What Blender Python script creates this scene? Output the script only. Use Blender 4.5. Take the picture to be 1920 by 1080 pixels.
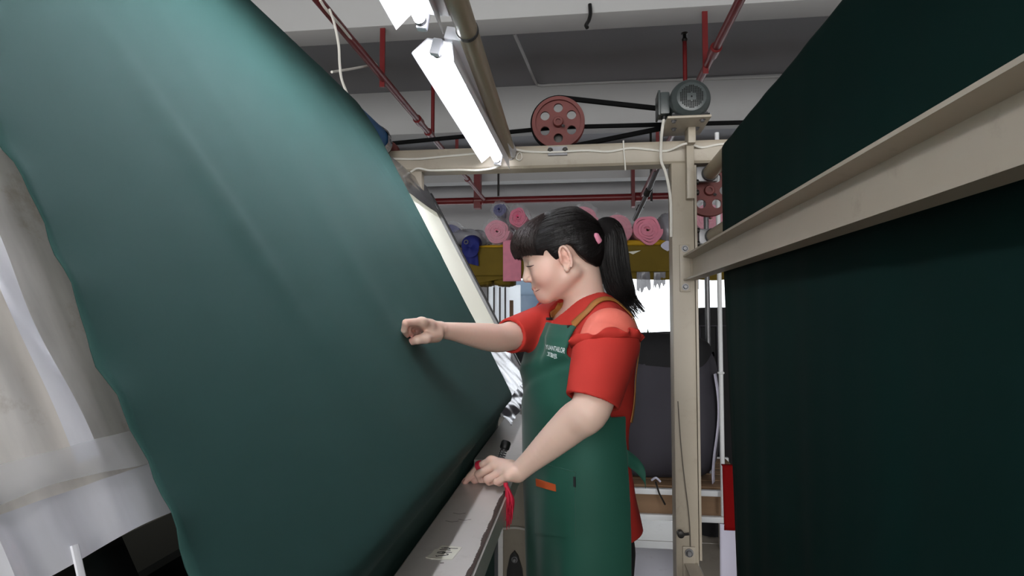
import bpy, bmesh, math, random
import numpy as np
from mathutils import Vector, Matrix
from mathutils.bvhtree import BVHTree

random.seed(7); np.random.seed(7)
S = bpy.context.scene
for o in list(bpy.data.objects): bpy.data.objects.remove(o, do_unlink=True)
COL = S.collection

# ------------------------------------------------------------------ camera
FOC = 1090.0                       # focal length in pixels of a 1920 wide frame
YAW, PITCH, CAM_Z = 6.7937, 2.7313, 1.30
cam_data = bpy.data.cameras.new('camera'); cam = bpy.data.objects.new('camera', cam_data); COL.objects.link(cam)
cam_data.sensor_width = 36.0; cam_data.lens = 36.0*FOC/1920.0; cam_data.clip_start = 0.02; cam_data.clip_end = 100
cam.location = (0, 0, CAM_Z); cam.rotation_euler = (math.radians(90+PITCH), 0, math.radians(YAW))
S.camera = cam

# ------------------------------------------------------------------ world, daylight, exposure
S.view_settings.view_transform = 'Standard'; S.view_settings.look = 'None'
S.view_settings.gamma = 1.0; S.view_settings.use_curve_mapping = False; S.view_settings.exposure = 0.08
w = bpy.data.worlds.new('overcast_daylight'); S.world = w; w.use_nodes = True
w.node_tree.nodes['Background'].inputs[0].default_value = (0.93, 0.96, 1.0, 1)
w.node_tree.nodes['Background'].inputs[1].default_value = 2.2
def daylight(name, loc, rot, sx, sy, watts, col=(1, 0.985, 0.96)):
    d = bpy.data.lights.new(name, 'AREA'); d.shape = 'RECTANGLE'; d.size = sx; d.size_y = sy; d.energy = watts; d.color = col
    o = bpy.data.objects.new(name, d); COL.objects.link(o); o.location = loc; o.rotation_euler = rot
    return o
# daylight coming in through the window band in the wall behind the photographer, and through the far windows
daylight('window_daylight_front', (-0.4, -2.9, 1.75), (math.radians(90), 0, 0), 5.6, 1.7, 235)
daylight('window_daylight_back', (0.3, 7.9, 1.6), (math.radians(-90), 0, 0), 5.5, 1.2, 6, (0.95, 0.98, 1))

# ------------------------------------------------------------------ measuring: image position (1920x1080) + distance Y -> world
_cy, _sy = math.cos(math.radians(YAW)), math.sin(math.radians(YAW)); _cp, _sp = math.cos(math.radians(PITCH)), math.sin(math.radians(PITCH))
_F = np.array([-_sy*_cp, _cy*_cp, _sp]); _R = np.array([_cy, _sy, 0.0]); _U = np.cross(_R, _F)
def P(u, v, Y):
    d = _F + _R*((u-960)/FOC) + _U*((540-v)/FOC)
    return np.array([0, 0, CAM_Z]) + d*(Y/d[1])

# ------------------------------------------------------------------ object helpers
def tag(o, label=None, cat=None, group=None, kind=None):
    if label: o['label'] = label
    if cat: o['category'] = cat
    if group: o['group'] = group
    if kind: o['kind'] = kind
    return o
def empty(name, loc, label=None, cat=None, group=None, kind=None):
    o = bpy.data.objects.new(name, None); COL.objects.link(o); o.location = loc; o.empty_display_size = 0.05
    return tag(o, label, cat, group, kind)
def link(name, me, m, parent=None, smooth=True, angle=None):
    o = bpy.data.objects.new(name, me); COL.objects.link(o)
    if m is not None and not me.materials: me.materials.append(m)
    if parent is not None:
        o.parent = parent; o.matrix_parent_inverse = world_of(parent).inverted()
    if smooth:
        me.polygons.foreach_set('use_smooth', [True]*len(me.polygons))
        if angle is not None: me.set_sharp_from_angle(angle=math.radians(angle))
    return o
def world_of(o):
    m = Matrix.LocRotScale(o.location, o.rotation_euler, o.scale)
    if o.parent is not None: m = world_of(o.parent) @ o.matrix_parent_inverse @ m
    return m

class MB:
    """collects shapes into one mesh (world coordinates)"""
    def __init__(s): s.v = []; s.f = []
    def add(s, vs, fs):
        n = len(s.v); s.v += [tuple(map(float, q)) for q in vs]; s.f += [tuple(i+n for i in f) for f in fs]; return s
    def box(s, x0, x1, y0, y1, z0, z1, bevel=0.0, M=None):
        if x0 > x1: x0, x1 = x1, x0
        if y0 > y1: y0, y1 = y1, y0
        if z0 > z1: z0, z1 = z1, z0
        if bevel > 0:
            b = min(bevel, (x1-x0)*.45, (y1-y0)*.45, (z1-z0)*.45)
            bm = bmesh.new(); bmesh.ops.create_cube(bm, size=1)
            for q in bm.verts: q.co = ((x0+x1)/2+q.co.x*(x1-x0), (y0+y1)/2+q.co.y*(y1-y0), (z0+z1)/2+q.co.z*(z1-z0))
            bmesh.ops.bevel(bm, geom=list(bm.edges), offset=b, segments=2, affect='EDGES', profile=0.6)
            bm.verts.index_update(); vs = [q.co.copy() for q in bm.verts]; fs = [[q.index for q in f.verts] for f in bm.faces]; bm.free()
        else:
            vs = [Vector((x, y, z)) for z in (z0, z1) for y in (y0, y1) for x in (x0, x1)]
            fs = [(0, 2, 3, 1), (4, 5, 7, 6), (0, 1, 5, 4), (2, 6, 7, 3), (0, 4, 6, 2), (1, 3, 7, 5)]
        if M is not None: vs = [M @ Vector(q) for q in vs]
        return s.add(vs, fs)
    def tube(s, pts, r, n=10, cap=True, flat=None):
        pts = [Vector(p) for p in pts]; N = len(pts)
        rs = r if hasattr(r, '__len__') else [r]*N
        T = []
        for i in range(N):
            t = (pts[min(i+1, N-1)]-pts[max(i-1, 0)]); T.append(t.normalized() if t.length > 1e-9 else Vector((0, 0, 1)))
        up = Vector((0, 0, 1)) if abs(T[0].z) < .9 else Vector((1, 0, 0))
        A = T[0].cross(up).normalized(); vs = []; fs = []
        for i in range(N):
            A = (A - T[i]*A.dot(T[i])).normalized(); B = T[i].cross(A)
            for k in range(n):
                a = 2*math.pi*k/n; vs.append(pts[i] + (A*math.cos(a)+B*math.sin(a)*(flat or 1))*rs[i])
        for i in range(N-1):
            for k in range(n):
                k2 = (k+1) % n; fs.append((i*n+k, i*n+k2, (i+1)*n+k2, (i+1)*n+k))
        if cap: fs.append(tuple(range(n-1, -1, -1))); fs.append(tuple((N-1)*n+k for k in range(n)))
        return s.add(vs, fs)
    def cyl(s, a, b, r, n=24, r2=None, bevel=0.0):
        a, b = Vector(a), Vector(b); r2 = r if r2 is None else r2
        if bevel > 0:
            d = (b-a).normalized()
            return s.tube([a, a+d*1e-5, a+d*bevel, b-d*bevel, b-d*1e-5, b], [r-bevel, r-bevel, r, r2, r2-bevel, r2-bevel], n)
        return s.tube([a, b], [r, r2], n)
    def ring(s, c, axis, R, r, n=32, m=10, sq=None):
        c = Vector(c); ax = Vector(axis).normalized(); up = Vector((0, 0, 1)) if abs(ax.z) < .9 else Vector((1, 0, 0))
        A = ax.cross(up).normalized(); B = ax.cross(A); vs = []; fs = []
        for i in range(n):
            a = 2*math.pi*i/n; d = A*math.cos(a)+B*math.sin(a)
            for k in range(m):
                b = 2*math.pi*k/m; vs.append(c + d*(R+r*math.cos(b)) + ax*(r*math.sin(b)*(sq or 1)))
        for i in range(n):
            for k in range(m):
                i2, k2 = (i+1) % n, (k+1) % m; fs.append((i*m+k, i2*m+k, i2*m+k2, i*m+k2))
        return s.add(vs, fs)
    def lathe(s, c, axis, prof, n=32, closed=False):
        """prof = [(distance along axis, radius)]"""
        c = Vector(c); ax = Vector(axis).normalized(); up = Vector((0, 0, 1)) if abs(ax.z) < .9 else Vector((1, 0, 0))
        A = ax.cross(up).normalized(); B = ax.cross(A); vs = []; fs = []; m = len(prof)
        for i in range(n):
            a = 2*math.pi*i/n; d = A*math.cos(a)+B*math.sin(a)
            for (h, r) in prof: vs.append(c+ax*h+d*r)
        for i in range(n):
            i2 = (i+1) % n
            for k in range(m if closed else m-1):
                k2 = (k+1) % m; fs.append((i*m+k, i*m+k2, i2*m+k2, i2*m+k))
        return s.add(vs, fs)
    def prism(s, poly, axis, a, b):
        """poly = 2D outline in the two other axes (x,z for axis y; y,z for x; x,y for z)"""
        n = len(poly); vs = []
        for h in (a, b):
            for (p, q) in poly: vs.append({'y': (p, h, q), 'x': (h, p, q), 'z': (p, q, h)}[axis])
        fs = [tuple(range(n-1, -1, -1)), tuple(range(n, 2*n))] + [(i, (i+1) % n, n+(i+1) % n, n+i) for i in range(n)]
        return s.add(vs, fs)
    def grid(s, rows, closed=False):
        n = len(rows[0]); vs = [p for r in rows for p in r]; fs = []
        for i in range(len(rows)-1):
            for k in range(n if closed else n-1): k2 = (k+1) % n; fs.append((i*n+k, i*n+k2, (i+1)*n+k2, (i+1)*n+k))
        return s.add(vs, fs)
    def mesh(s, name):
        me = bpy.data.meshes.new(name); me.from_pydata(s.v, [], s.f); me.validate()
        bm = bmesh.new(); bm.from_mesh(me); bmesh.ops.recalc_face_normals(bm, faces=list(bm.faces)); bm.to_mesh(me); bm.free()
        return me
    def build(s, name, m, parent=None, smooth=True, angle=35):
        return link(name, s.mesh(name), m, parent, smooth, angle)

def struct(o, label=None, cat=None): o['kind'] = 'structure'; return tag(o, label, cat)
def smoothline(pts, n=8):
    """Catmull-Rom through the points"""
    p = [np.array(q, float) for q in pts]; p = [2*p[0]-p[1]]+p+[2*p[-1]-p[-2]]; out = []
    for i in range(1, len(p)-2):
        for k in range(n):
            t = k/n; out.append(.5*((2*p[i])+(p[i+1]-p[i-1])*t+(2*p[i-1]-5*p[i]+4*p[i+1]-p[i+2])*t*t+(3*p[i]-p[i-1]-3*p[i+1]+p[i+2])*t**3))
    out.append(p[-2]); return out

# ------------------------------------------------------------------ procedural materials
def srgb(r, g, b):
    return tuple((c/255/12.92 if c/255 <= .04045 else ((c/255+.055)/1.055)**2.4) for c in (r, g, b))+(1,)
MATS = {}
def mat(name, col, rough=.6, metal=0., spec=.5, noise=None, bump=None, emit=None, alpha=None, coat=0., sheen=0., trans=0., dirt=None, stretch=None, ior=None, sss=0.):
    """noise=(scale, amount): tone variation; bump=(scale, strength, distance); dirt=(scale, colour, amount)"""
    m = bpy.data.materials.new(name); m.use_nodes = True; nt = m.node_tree; N = nt.nodes; L = nt.links; b = N['Principled BSDF']
    b.inputs['Base Color'].default_value = col; b.inputs['Roughness'].default_value = rough; b.inputs['Metallic'].default_value = metal
    b.inputs['Specular IOR Level'].default_value = spec; b.inputs['Coat Weight'].default_value = coat; b.inputs['Coat Roughness'].default_value = .12
    b.inputs['Sheen Weight'].default_value = sheen; b.inputs['Sheen Roughness'].default_value = .45; b.inputs['Transmission Weight'].default_value = trans
    if ior: b.inputs['IOR'].default_value = ior
    if sss > 0:
        b.inputs['Subsurface Weight'].default_value = sss; b.inputs['Subsurface Radius'].default_value = (.012, .005, .003); b.inputs['Subsurface Scale'].default_value = 1
    if alpha is not None: b.inputs['Alpha'].default_value = alpha
    if emit: b.inputs['Emission Color'].default_value = emit[0]; b.inputs['Emission Strength'].default_value = emit[1]
    tc = N.new('ShaderNodeTexCoord'); mp = N.new('ShaderNodeMapping'); L.new(tc.outputs['Object'], mp.inputs['Vector'])
    if stretch: mp.inputs['Scale'].default_value = stretch
    cs = None
    if noise:
        nz = N.new('ShaderNodeTexNoise'); nz.inputs['Scale'].default_value = noise[0]; nz.inputs['Detail'].default_value = 6; L.new(mp.outputs[0], nz.inputs['Vector'])
        mx = N.new('ShaderNodeMixRGB'); mx.blend_type = 'MULTIPLY'; mx.inputs[0].default_value = 1; mx.inputs[1].default_value = col
        rp = N.new('ShaderNodeMapRange'); rp.inputs[1].default_value = .3; rp.inputs[2].default_value = .7; rp.inputs[3].default_value = 1-noise[1]; rp.inputs[4].default_value = 1+noise[1]*.5
        L.new(nz.outputs[0], rp.inputs[0]); L.new(rp.outputs[0], mx.inputs[2]); cs = mx.outputs[0]
    if dirt:
        nd = N.new('ShaderNodeTexNoise'); nd.inputs['Scale'].default_value = dirt[0]; nd.inputs['Detail'].default_value = 9; nd.inputs['Roughness'].default_value = .7; L.new(tc.outputs['Object'], nd.inputs['Vector'])
        rd = N.new('ShaderNodeMapRange'); rd.inputs[1].default_value = .56; rd.inputs[2].default_value = .74; rd.inputs[4].default_value = dirt[2]; L.new(nd.outputs[0], rd.inputs[0])
        md = N.new('ShaderNodeMixRGB'); md.inputs[2].default_value = dirt[1]; L.new(rd.outputs[0], md.inputs[0])
        if cs: L.new(cs, md.inputs[1])
        else: md.inputs[1].default_value = col
        cs = md.outputs[0]
    if cs: L.new(cs, b.inputs['Base Color'])
    if bump:
        nb = N.new('ShaderNodeTexNoise'); nb.inputs['Scale'].default_value = bump[0]; nb.inputs['Detail'].default_value = 5; L.new(mp.outputs[0], nb.inputs['Vector'])
        bp = N.new('ShaderNodeBump'); bp.inputs['Strength'].default_value = bump[1]; bp.inputs['Distance'].default_value = bump[2]; L.new(nb.outputs[0], bp.inputs['Height']); L.new(bp.outputs[0], b.inputs['Normal'])
    MATS[name] = m; return m

M = {}
M['paint_white'] = mat('white_ceiling_paint', srgb(178, 178, 178), .9, noise=(.8, .05), dirt=(3, srgb(170, 168, 165), .25))
M['slab'] = mat('slab_paint', srgb(138, 138, 142), .9, noise=(.6, .06))
M['wall'] = mat('wall_paint', srgb(190, 190, 192), .9, noise=(.7, .05))
M['tile'] = mat('floor_tile', srgb(178, 170, 158), .25, noise=(2, .08), dirt=(4, srgb(110, 104, 98), .5))
M['grout'] = mat('floor_grout', srgb(95, 90, 85), .9)
M['cream'] = mat('cream_machine_paint', srgb(166, 156, 140), .42, noise=(5, .06), dirt=(14, srgb(120, 105, 85), .35), bump=(60, .05, .002))
M['cream_grey'] = mat('pale_grey_machine_paint', srgb(205, 200, 195), .32, noise=(4, .06), dirt=(18, srgb(140, 130, 120), .3))
M['brown_chip'] = mat('chipped_bare_edge', srgb(62, 48, 42), .7, noise=(80, .3))
M['steel'] = mat('brushed_steel', srgb(128, 128, 130), .48, .9, noise=(30, .1))
M['dark_steel'] = mat('dark_oily_steel', srgb(60, 58, 56), .45, .8)
M['chrome'] = mat('chrome', srgb(220, 220, 225), .08, 1.0)
M['black'] = mat('black_plastic', srgb(18, 18, 18), .45)
M['rubber'] = mat('black_rubber_belt', srgb(9, 9, 10), .9, spec=.15)
M['red_pipe'] = mat('red_pipe_paint', srgb(104, 18, 20), .4, noise=(6, .15), dirt=(12, srgb(70, 20, 20), .4))
M['red_pulley'] = mat('brick_red_cast_iron', srgb(104, 46, 42), .6, noise=(20, .12), dirt=(25, srgb(70, 40, 38), .5))
M['motor'] = mat('grey_motor_enamel', srgb(60, 66, 66), .35, noise=(10, .08), dirt=(20, srgb(130, 130, 128), .2))
M['motor_hole'] = mat('vent_hole_black', srgb(8, 8, 8), .9)
M['cable'] = mat('white_cable', srgb(225, 222, 214), .5)
M['cable_dark'] = mat('grey_wire', srgb(90, 84, 76), .5)
M['lamp_white'] = mat('lamp_housing_white', srgb(225, 226, 232), .4)
M['lamp_reflector'] = mat('lamp_reflector_white', srgb(245, 245, 250), .3)
M['tube_glow'] = mat('fluorescent_tube', (1, 1, 1, 1), .4, emit=((0.93, 0.95, 1.0, 1), 20.0))
M['tube_glow_near'] = mat('bright_fluorescent_tube', (1, 1, 1, 1), .4, emit=((0.93, 0.95, 1.0, 1), 40.0))
M['added_hall_glow'] = mat('added_hall_tube', (1, 1, 1, 1), .4, emit=((0.95, 0.97, 1.0, 1), 3.0))
M['roller_tan'] = mat('tan_tube', srgb(150, 135, 112), .35, noise=(8, .1), stretch=(1, .2, 1))
M['blue_roll'] = mat('blue_sleeve', srgb(40, 92, 140), .5, noise=(12, .1))
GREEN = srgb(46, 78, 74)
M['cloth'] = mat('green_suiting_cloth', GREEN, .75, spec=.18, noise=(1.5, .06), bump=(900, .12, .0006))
M['cloth_shaded'] = mat('shaded_green_cloth', srgb(9, 36, 33), .8, spec=.08, noise=(1.5, .08), bump=(900, .12, .0006))  # same green cloth; darker base colour stands in for its shade
M['film_panel'] = mat('wrinkled_film', srgb(240, 235, 228), .2, spec=.9, noise=(5, .28), dirt=(14, srgb(176, 156, 130), .75), stretch=(1, 7, 1))
M['film_white_and_glare'] = mat('white_film_and_glare_streak', srgb(238, 238, 244), .2, spec=.8, noise=(8, .12), stretch=(1, 5, 1))  # film hem and tape strand, also the painted glare streaks
M['film_black'] = mat('crumpled_black_film', srgb(30, 29, 30), .25, spec=.7, noise=(12, .5))
M['film'] = mat('clear_film', srgb(235, 236, 240), .12, spec=.8, coat=.6, alpha=.38, noise=(10, .1))
M['panel_white'] = mat('lit_opal_table_panel', srgb(236, 236, 226), .35, noise=(3, .03), emit=(srgb(255, 255, 236), .36))
M['foil'] = mat('silver_foil_film', srgb(165, 165, 172), .22, .8, noise=(15, .25))
M['grey_film'] = mat('smoked_film_cover', srgb(58, 56, 58), .25, .0, coat=.5, noise=(20, .2))
M['cavity'] = mat('black_sheet_metal', srgb(16, 16, 17), .55, noise=(8, .3))
M['paper'] = mat('tape_label_paper', srgb(228, 226, 212), .6, noise=(30, .04))
M['ink'] = mat('black_ink', srgb(30, 30, 28), .7)
M['pink'] = mat('pink_fabric', srgb(226, 140, 162), .85, noise=(20, .1), sheen=.2)
M['pink_deep'] = mat('deep_pink_fabric', srgb(222, 84, 128), .85, noise=(20, .1))
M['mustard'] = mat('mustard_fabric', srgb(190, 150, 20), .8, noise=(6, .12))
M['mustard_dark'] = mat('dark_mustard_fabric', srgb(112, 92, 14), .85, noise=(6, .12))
M['navy'] = mat('royal_blue_fabric', srgb(22, 32, 112), .75, noise=(10, .1))
M['plastic_wrap'] = mat('crumpled_plastic_wrap', srgb(225, 225, 230), .15, spec=.8, alpha=.22)
M['plastic_grey'] = mat('grey_plastic_bag', srgb(150, 150, 158), .25, spec=.7, alpha=.7)
M['charcoal'] = mat('charcoal_cloth', srgb(58, 56, 64), .85, noise=(4, .1), bump=(300, .1, .001))
M['blackcloth'] = mat('black_cloth', srgb(22, 22, 25), .85, noise=(5, .15))
M['wood'] = mat('plywood', srgb(140, 110, 82), .7, noise=(5, .2), stretch=(.3, 3, 3))
M['white_foam'] = mat('white_foam_board', srgb(225, 226, 236), .7, dirt=(12, srgb(150, 148, 150), .4))
M['white_frame'] = mat('white_aluminium', srgb(228, 230, 232), .4)
M['pvc_white'] = mat('translucent_white_panel', srgb(248, 250, 252), 1.0, spec=.1, trans=.75)
M['glass'] = mat('window_glass', srgb(240, 248, 250), .03, trans=1.0, ior=1.02, alpha=.25)
M['red_cloth'] = mat('dark_red_cloth', srgb(120, 8, 10), .8, spec=.1)
M['white_cloth'] = mat('lilac_white_cloth', srgb(205, 203, 222), .85)
M['leaf'] = mat('leaf_green', srgb(60, 92, 50), .6)
# ================================================================== THE ROOM
X0, X1, Y0, Y1, ZS = -4.2, 4.2, -3.1, 8.3, 3.44
fl = MB().box(X0, X1, Y0, Y1, -.10, -.012).build('floor', M['grout'], smooth=False); struct(fl, 'beige tiled workshop floor', 'floor')
tm = MB().box(-.298, .298, -.298, .298, -.012, 0, bevel=.003).mesh('tile'); tm.materials.append(M['tile'])
for i in range(14):
    for j in range(19):
        t = link('tile', tm, None, None, smooth=False); t.location = (X0+.3+.6*i, Y0+.3+.6*j, random.uniform(-.0008, .0004)); t.parent = fl
ce = MB().box(X0-.2, X1+.2, Y0-.2, Y1+.2, ZS, ZS+.15).build('ceiling', M['slab'], smooth=False); struct(ce, 'grey painted ceiling slab', 'ceiling')
for y in (-2.75, -.75, 1.25, 3.27, 5.3, 7.32):
    MB().box(X0, X1, y, y+.20, 3.025, ZS+.01, bevel=.008).build('ceiling_beam', M['paint_white'], ce)
def wall_x(name, x, th):
    struct(MB().box(x, x+th, Y0, Y1, -.1, ZS).build(name, M['wall'], smooth=False), name.replace('_', ' ')+', plain white paint', 'wall')
wall_x('wall_left', X0-.2, .2); wall_x('wall_right', X1, .2)
def wall_y(name, y0, y1, wins, zb, zt, lab):
    m = MB(); xs = sorted(wins); m.box(X0, X1, y0, y1, -.1, zb); m.box(X0, X1, y0, y1, zt, ZS); x = X0
    for (a, b) in xs: m.box(x, a, y0, y1, zb, zt); x = b
    m.box(x, X1, y0, y1, zb, zt)
    struct(m.build(name, M['wall'], smooth=False), lab, 'wall')
BW = [(-3.2, -1.45), (-1.15, .35), (.62, 2.1), (2.4, 3.9)]; FW = [(-3.6, -1.6), (-1.3, .7), (1.0, 3.2)]
wall_y('wall_back', 8.15, 8.3, BW, .85, 2.25, 'far white wall with a row of bright windows'); wall_y('wall_front', Y0, Y0+.15, FW, .85, 2.7, 'white wall with windows behind the photographer')
n = 0
for (wins, y, zb, zt) in ((BW, 8.2, .85, 2.25), (FW, Y0+.05, .85, 2.7)):
    for (a, b) in wins:
        n += 1; e = empty('window_%d' % n, ((a+b)/2, y, zb), 'white framed sliding window, number %d from the left in its wall' % (wins.index((a, b))+1), 'window', kind='structure')
        m = MB(); t = .045
        m.box(a, b, y, y+.06, zb, zb+t).box(a, b, y, y+.06, zt-t, zt).box(a, a+t, y, y+.06, zb, zt).box(b-t, b, y, y+.06, zb, zt)
        m.build('window_frame', M['white_frame'], e, smooth=False)
        k = (a+b)/2
        MB().box(k-.025, k+.025, y+.005, y+.055, zb+t, zt-t).build('mullion', M['white_frame'], e, smooth=False)
        for (p, q) in ((a+t, k-.025), (k+.025, b-t)):
            MB().box(p, q, y+.028, y+.032, zb+t, zt-t).build('pane', M['glass'], e, smooth=False)
struct(MB().box(X0, X1, 7.86, 8.16, .81, .85, bevel=.004).build('trim_1', M['paint_white']), 'white sill board under the far windows', 'sill')
# neighbouring building seen through the far windows
e = empty('neighbour_building', (-.6, 13, 0), 'pale blue-grey building outside the far window', 'building')
M['nb'] = mat('blue_grey_render', srgb(84, 98, 112), .8); M['nbg'] = mat('bluish_window', srgb(48, 66, 84), .2)
MB().box(-3.0, .3, 13, 15, -3, 2.1).build('wall', M['nb'], e, smooth=False)
for k in range(3):
    for j in range(2):
        wx = -2.7+k*1.05; wz = -.4+j*1.25
        MB().box(wx, wx+.75, 12.95, 13.02, wz, wz+.9).build('window', M['nbg'], e, smooth=False)
# ---------------------------------------------------------------- white conduit and hook on the ceiling
m = MB().tube(smoothline([P(964, 62, 3.62), P(985, 110, 4.3), P(1003, 152, 5.15), P(1012, 160, 5.27), P(1035, 159, 5.28)], 5), .012, 8)
m.tube(smoothline([P(1035, 159, 5.28), P(1150, 154, 5.28), P(1300, 149, 5.28), P(1560, 140, 5.28)], 4), .011, 8)
tag(m.build('electrical_conduit', M['paint_white']), 'thin white conduit bending along slab and second ceiling beam', 'conduit')
m = MB().tube(smoothline([P(1106, 8, 3.24), P(1107, 25, 3.235), P(1104, 38, 3.22), P(1099, 47, 3.2), P(1101, 52, 3.19)], 6), .011, 8)
tag(m.build('cable_stub', M['black']), 'short black cable end hanging from the nearest ceiling beam', 'cable')

# ---------------------------------------------------------------- red sprinkler pipes
def hanger(e, x, y, z, top, flat=.03):
    MB().box(x-flat/2, x+flat/2, y-.006, y+.006, z-.05, top).build('hanger', M['red_pipe'], e)
def pipe_y(x, y0, y1, z, lab, hangs, fits, risers):
    e = empty('sprinkler_pipe', (x, y0, z), lab, 'pipe', 'red sprinkler pipes under the ceiling')
    MB().cyl((x, y0, z), (x, y1, z), .022, 16).build('pipe', M['red_pipe'], e)
    for (y, top) in hangs: hanger(e, x-.01, y, z, top)
    for y in fits: MB().cyl((x, y-.05, z), (x, y+.05, z), .031, 16, bevel=.006).build('coupling', M['red_pipe'], e)
    for (y, top) in risers:
        r = MB().cyl((x, y, z), (x, y, top), .015, 12).build('riser', M['red_pipe'], e)
        MB().lathe((x, y, top), (0, 0, 1), [(0, .015), (.015, .02), (.03, .012), (.05, .012), (.055, .024), (.06, .024), (.062, 0)], 12).build('sprinkler_head', M['dark_steel'], r)
PZ = 2.715
pipe_y(-1.165, 1.2, 6.9, PZ, 'red sprinkler pipe running away above the green cloth on the left', [(3.3, 3.03), (5.4, 3.03)], [4.05, 4.35, 5.9], [(4.45, 3.3)])
pipe_y(.715, 1.6, 6.9, PZ, 'red sprinkler pipe running away behind the electric motor', [(3.33, 3.03), (5.4, 3.03)], [3.15, 5.0], [(4.02, 3.18)])
e = empty('sprinkler_pipe', (-2.5, 7.0, PZ), 'thick red pipe crossing the hall behind the fabric rolls', 'pipe', 'red sprinkler pipes under the ceiling')
MB().cyl((-3.8, 7.0, PZ), (1.25, 7.0, PZ), .042, 18).build('pipe', M['red_pipe'], e)
for x in (-1.25, .70): MB().cyl((x-.06, 7.0, PZ), (x+.06, 7.0, PZ), .055, 16, bevel=.01).build('coupling', M['red_pipe'], e)
MB().box(-1.30, -1.22, 6.95, 7.06, PZ-.1, 3.2).build('hanger', M['red_pipe'], e)
MB().box(.60, .64, 6.95, 7.06, PZ-.12, 3.2).build('hanger', M['red_pipe'], e)
MB().cyl((1.22, 7, PZ), (1.28, 7, PZ), .056, 16, bevel=.01).build('end_cap', M['red_pipe'], e)
for (x, y, a, b) in ((-.93, 6.5, 2.66, 3.44), (.74, 6.2, 2.5, 3.44)):
    tag(MB().cyl((x, y, a), (x, y, b), .012, 10).build('hanger_rod', M['dark_steel']), 'dark threaded rod dropping from the ceiling %s' % ('left of the shelf' if x < 0 else 'right of the shelf'), 'rod')
e = empty('brace_pipe', tuple(P(1266, 240.5, 5.36)), 'pale slanting steel brace pipe right of the cross beam', 'pipe')
MB().tube([P(1266, 240.5, 5.36), P(1242, 296, 5.6), P(1214, 362, 5.9), P(1190, 412, 6.2)], .024, 10).build('tube', M['steel'], e)
MB().tube([P(1217, 355, 5.87), P(1212, 366, 5.92)], .034, 10).build('clamp', M['dark_steel'], e)
MB().tube([P(1202, 387, 6.08), P(1198, 395, 6.12)], .034, 10).build('clamp', M['dark_steel'], e)
# thin white strings by the left pipe
m = MB().tube(smoothline([P(600, 0, 2.40), P(612, 18, 2.46), P(640, 50, 2.62), P(668, 84, 2.86), P(690, 105, 3.06), P(706, 122, 3.22)], 6), .007, 6)
tag(m.build('signal_cable', M['cable']), 'grey cable tied along the left red pipe', 'cable')
m = MB().tube(smoothline([P(618, 18, 2.47), P(627, 45, 2.42), P(635, 85, 2.40), P(637, 120, 2.38), P(641, 150, 2.36), P(655, 190, 2.3), P(660, 240, 2.3)], 6), .006, 6)
tag(m.build('loose_cable', M['cable']), 'loose white cable hanging down from the left red pipe', 'cable')
m = MB().tube([P(622, 135, 2.75), P(660, 129, 3.0), P(702, 121, 3.25)], .007, 6)
tag(m.build('tie_wire', M['cable']), 'white wire stretched sideways to the left red pipe', 'wire')
# ================================================================== THE INSPECTION MACHINE
def bolt(c, axis, r, m, parent, name='bolt'):
    return MB().lathe(c, axis, [(0, r*1.5), (r*.3, r*1.5), (r*.3, r), (r*1.1, r), (r*1.3, r*.75), (r*1.3, 0)], 6 if name == 'nut' else 12).build(name, m, parent)
FR = empty('machine_frame', (.36, 2.16, 0), 'cream steel frame of the cloth inspection machine with cross beam and upright', 'machine frame')
YF = 2.12
# cross beam: channel with a small top lip
cb = MB().prism([(YF, 1.855), (YF+.008, 1.847), (YF+.075, 1.847), (YF+.075, 1.855), (YF+.010, 1.863), (YF+.010, 1.913), (YF+.032, 1.921), (YF+.075, 1.921), (YF+.075, 1.930), (YF+.012, 1.930), (YF-.006, 1.926), (YF, 1.915)], 'x', -1.0, 1.15)
cb.build('cross_beam', M['cream'], FR, angle=30)
# upright and its twin on the far left, hidden by the cloth
for (xa, xb) in ((.323, .402), (-1.0, -.92)):
    MB().box(xa, xb, YF, YF+.08, 0, 1.85, bevel=.008).build('upright', M['cream'], FR)
    MB().box(xa-.03, xb+.03, YF-.03, YF+.11, 0, .012, bevel=.002).build('base_plate', M['cream'], FR)
MB().box(.404, .412, YF+.005, YF+.075, .45, 1.84).build('slotted_strip', M['cream'], FR)
for v in (338, 358, 430, 455):
    z = P(1302, v, YF)[2]; bolt((.412, YF+.03, z), (1, 0, 0), .010, M['dark_steel'], FR)
# side beams: C channels running towards the photographer
def channel(x_tip, x_web, z0, z1, y0, y1, t=.006):
    return MB().prism([(x_tip, z0), (x_web, z0), (x_web, z1), (x_tip, z1), (x_tip, z1-t), (x_web-t*1.2, z1-t*2.2), (x_web-t*1.2, z0+t*2.2), (x_tip, z0+t)], 'y', y0, y1)
channel(.360, .400, 1.424, 1.514, -2.0, 2.112).build('side_beam', M['cream'], FR, angle=25)
channel(.350, .395, .375, .445, -2.0, 2.112).build('lower_side_beam', M['cream'], FR, angle=25)
mp_ = MB().box(.348, .384, 2.112, 2.12, 1.385, 1.552, bevel=.002).build('mounting_plate', M['cream'], FR)
for z in (1.538, 1.402): bolt((.366, 2.112, z), (0, -1, 0), .008, M['steel'], mp_)
mp_ = MB().box(.345, .388, 2.112, 2.12, .36, .50, bevel=.002).build('mounting_plate', M['cream'], FR)
bolt((.366, 2.112, .480), (0, -1, 0), .010, M['steel'], mp_)
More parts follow.
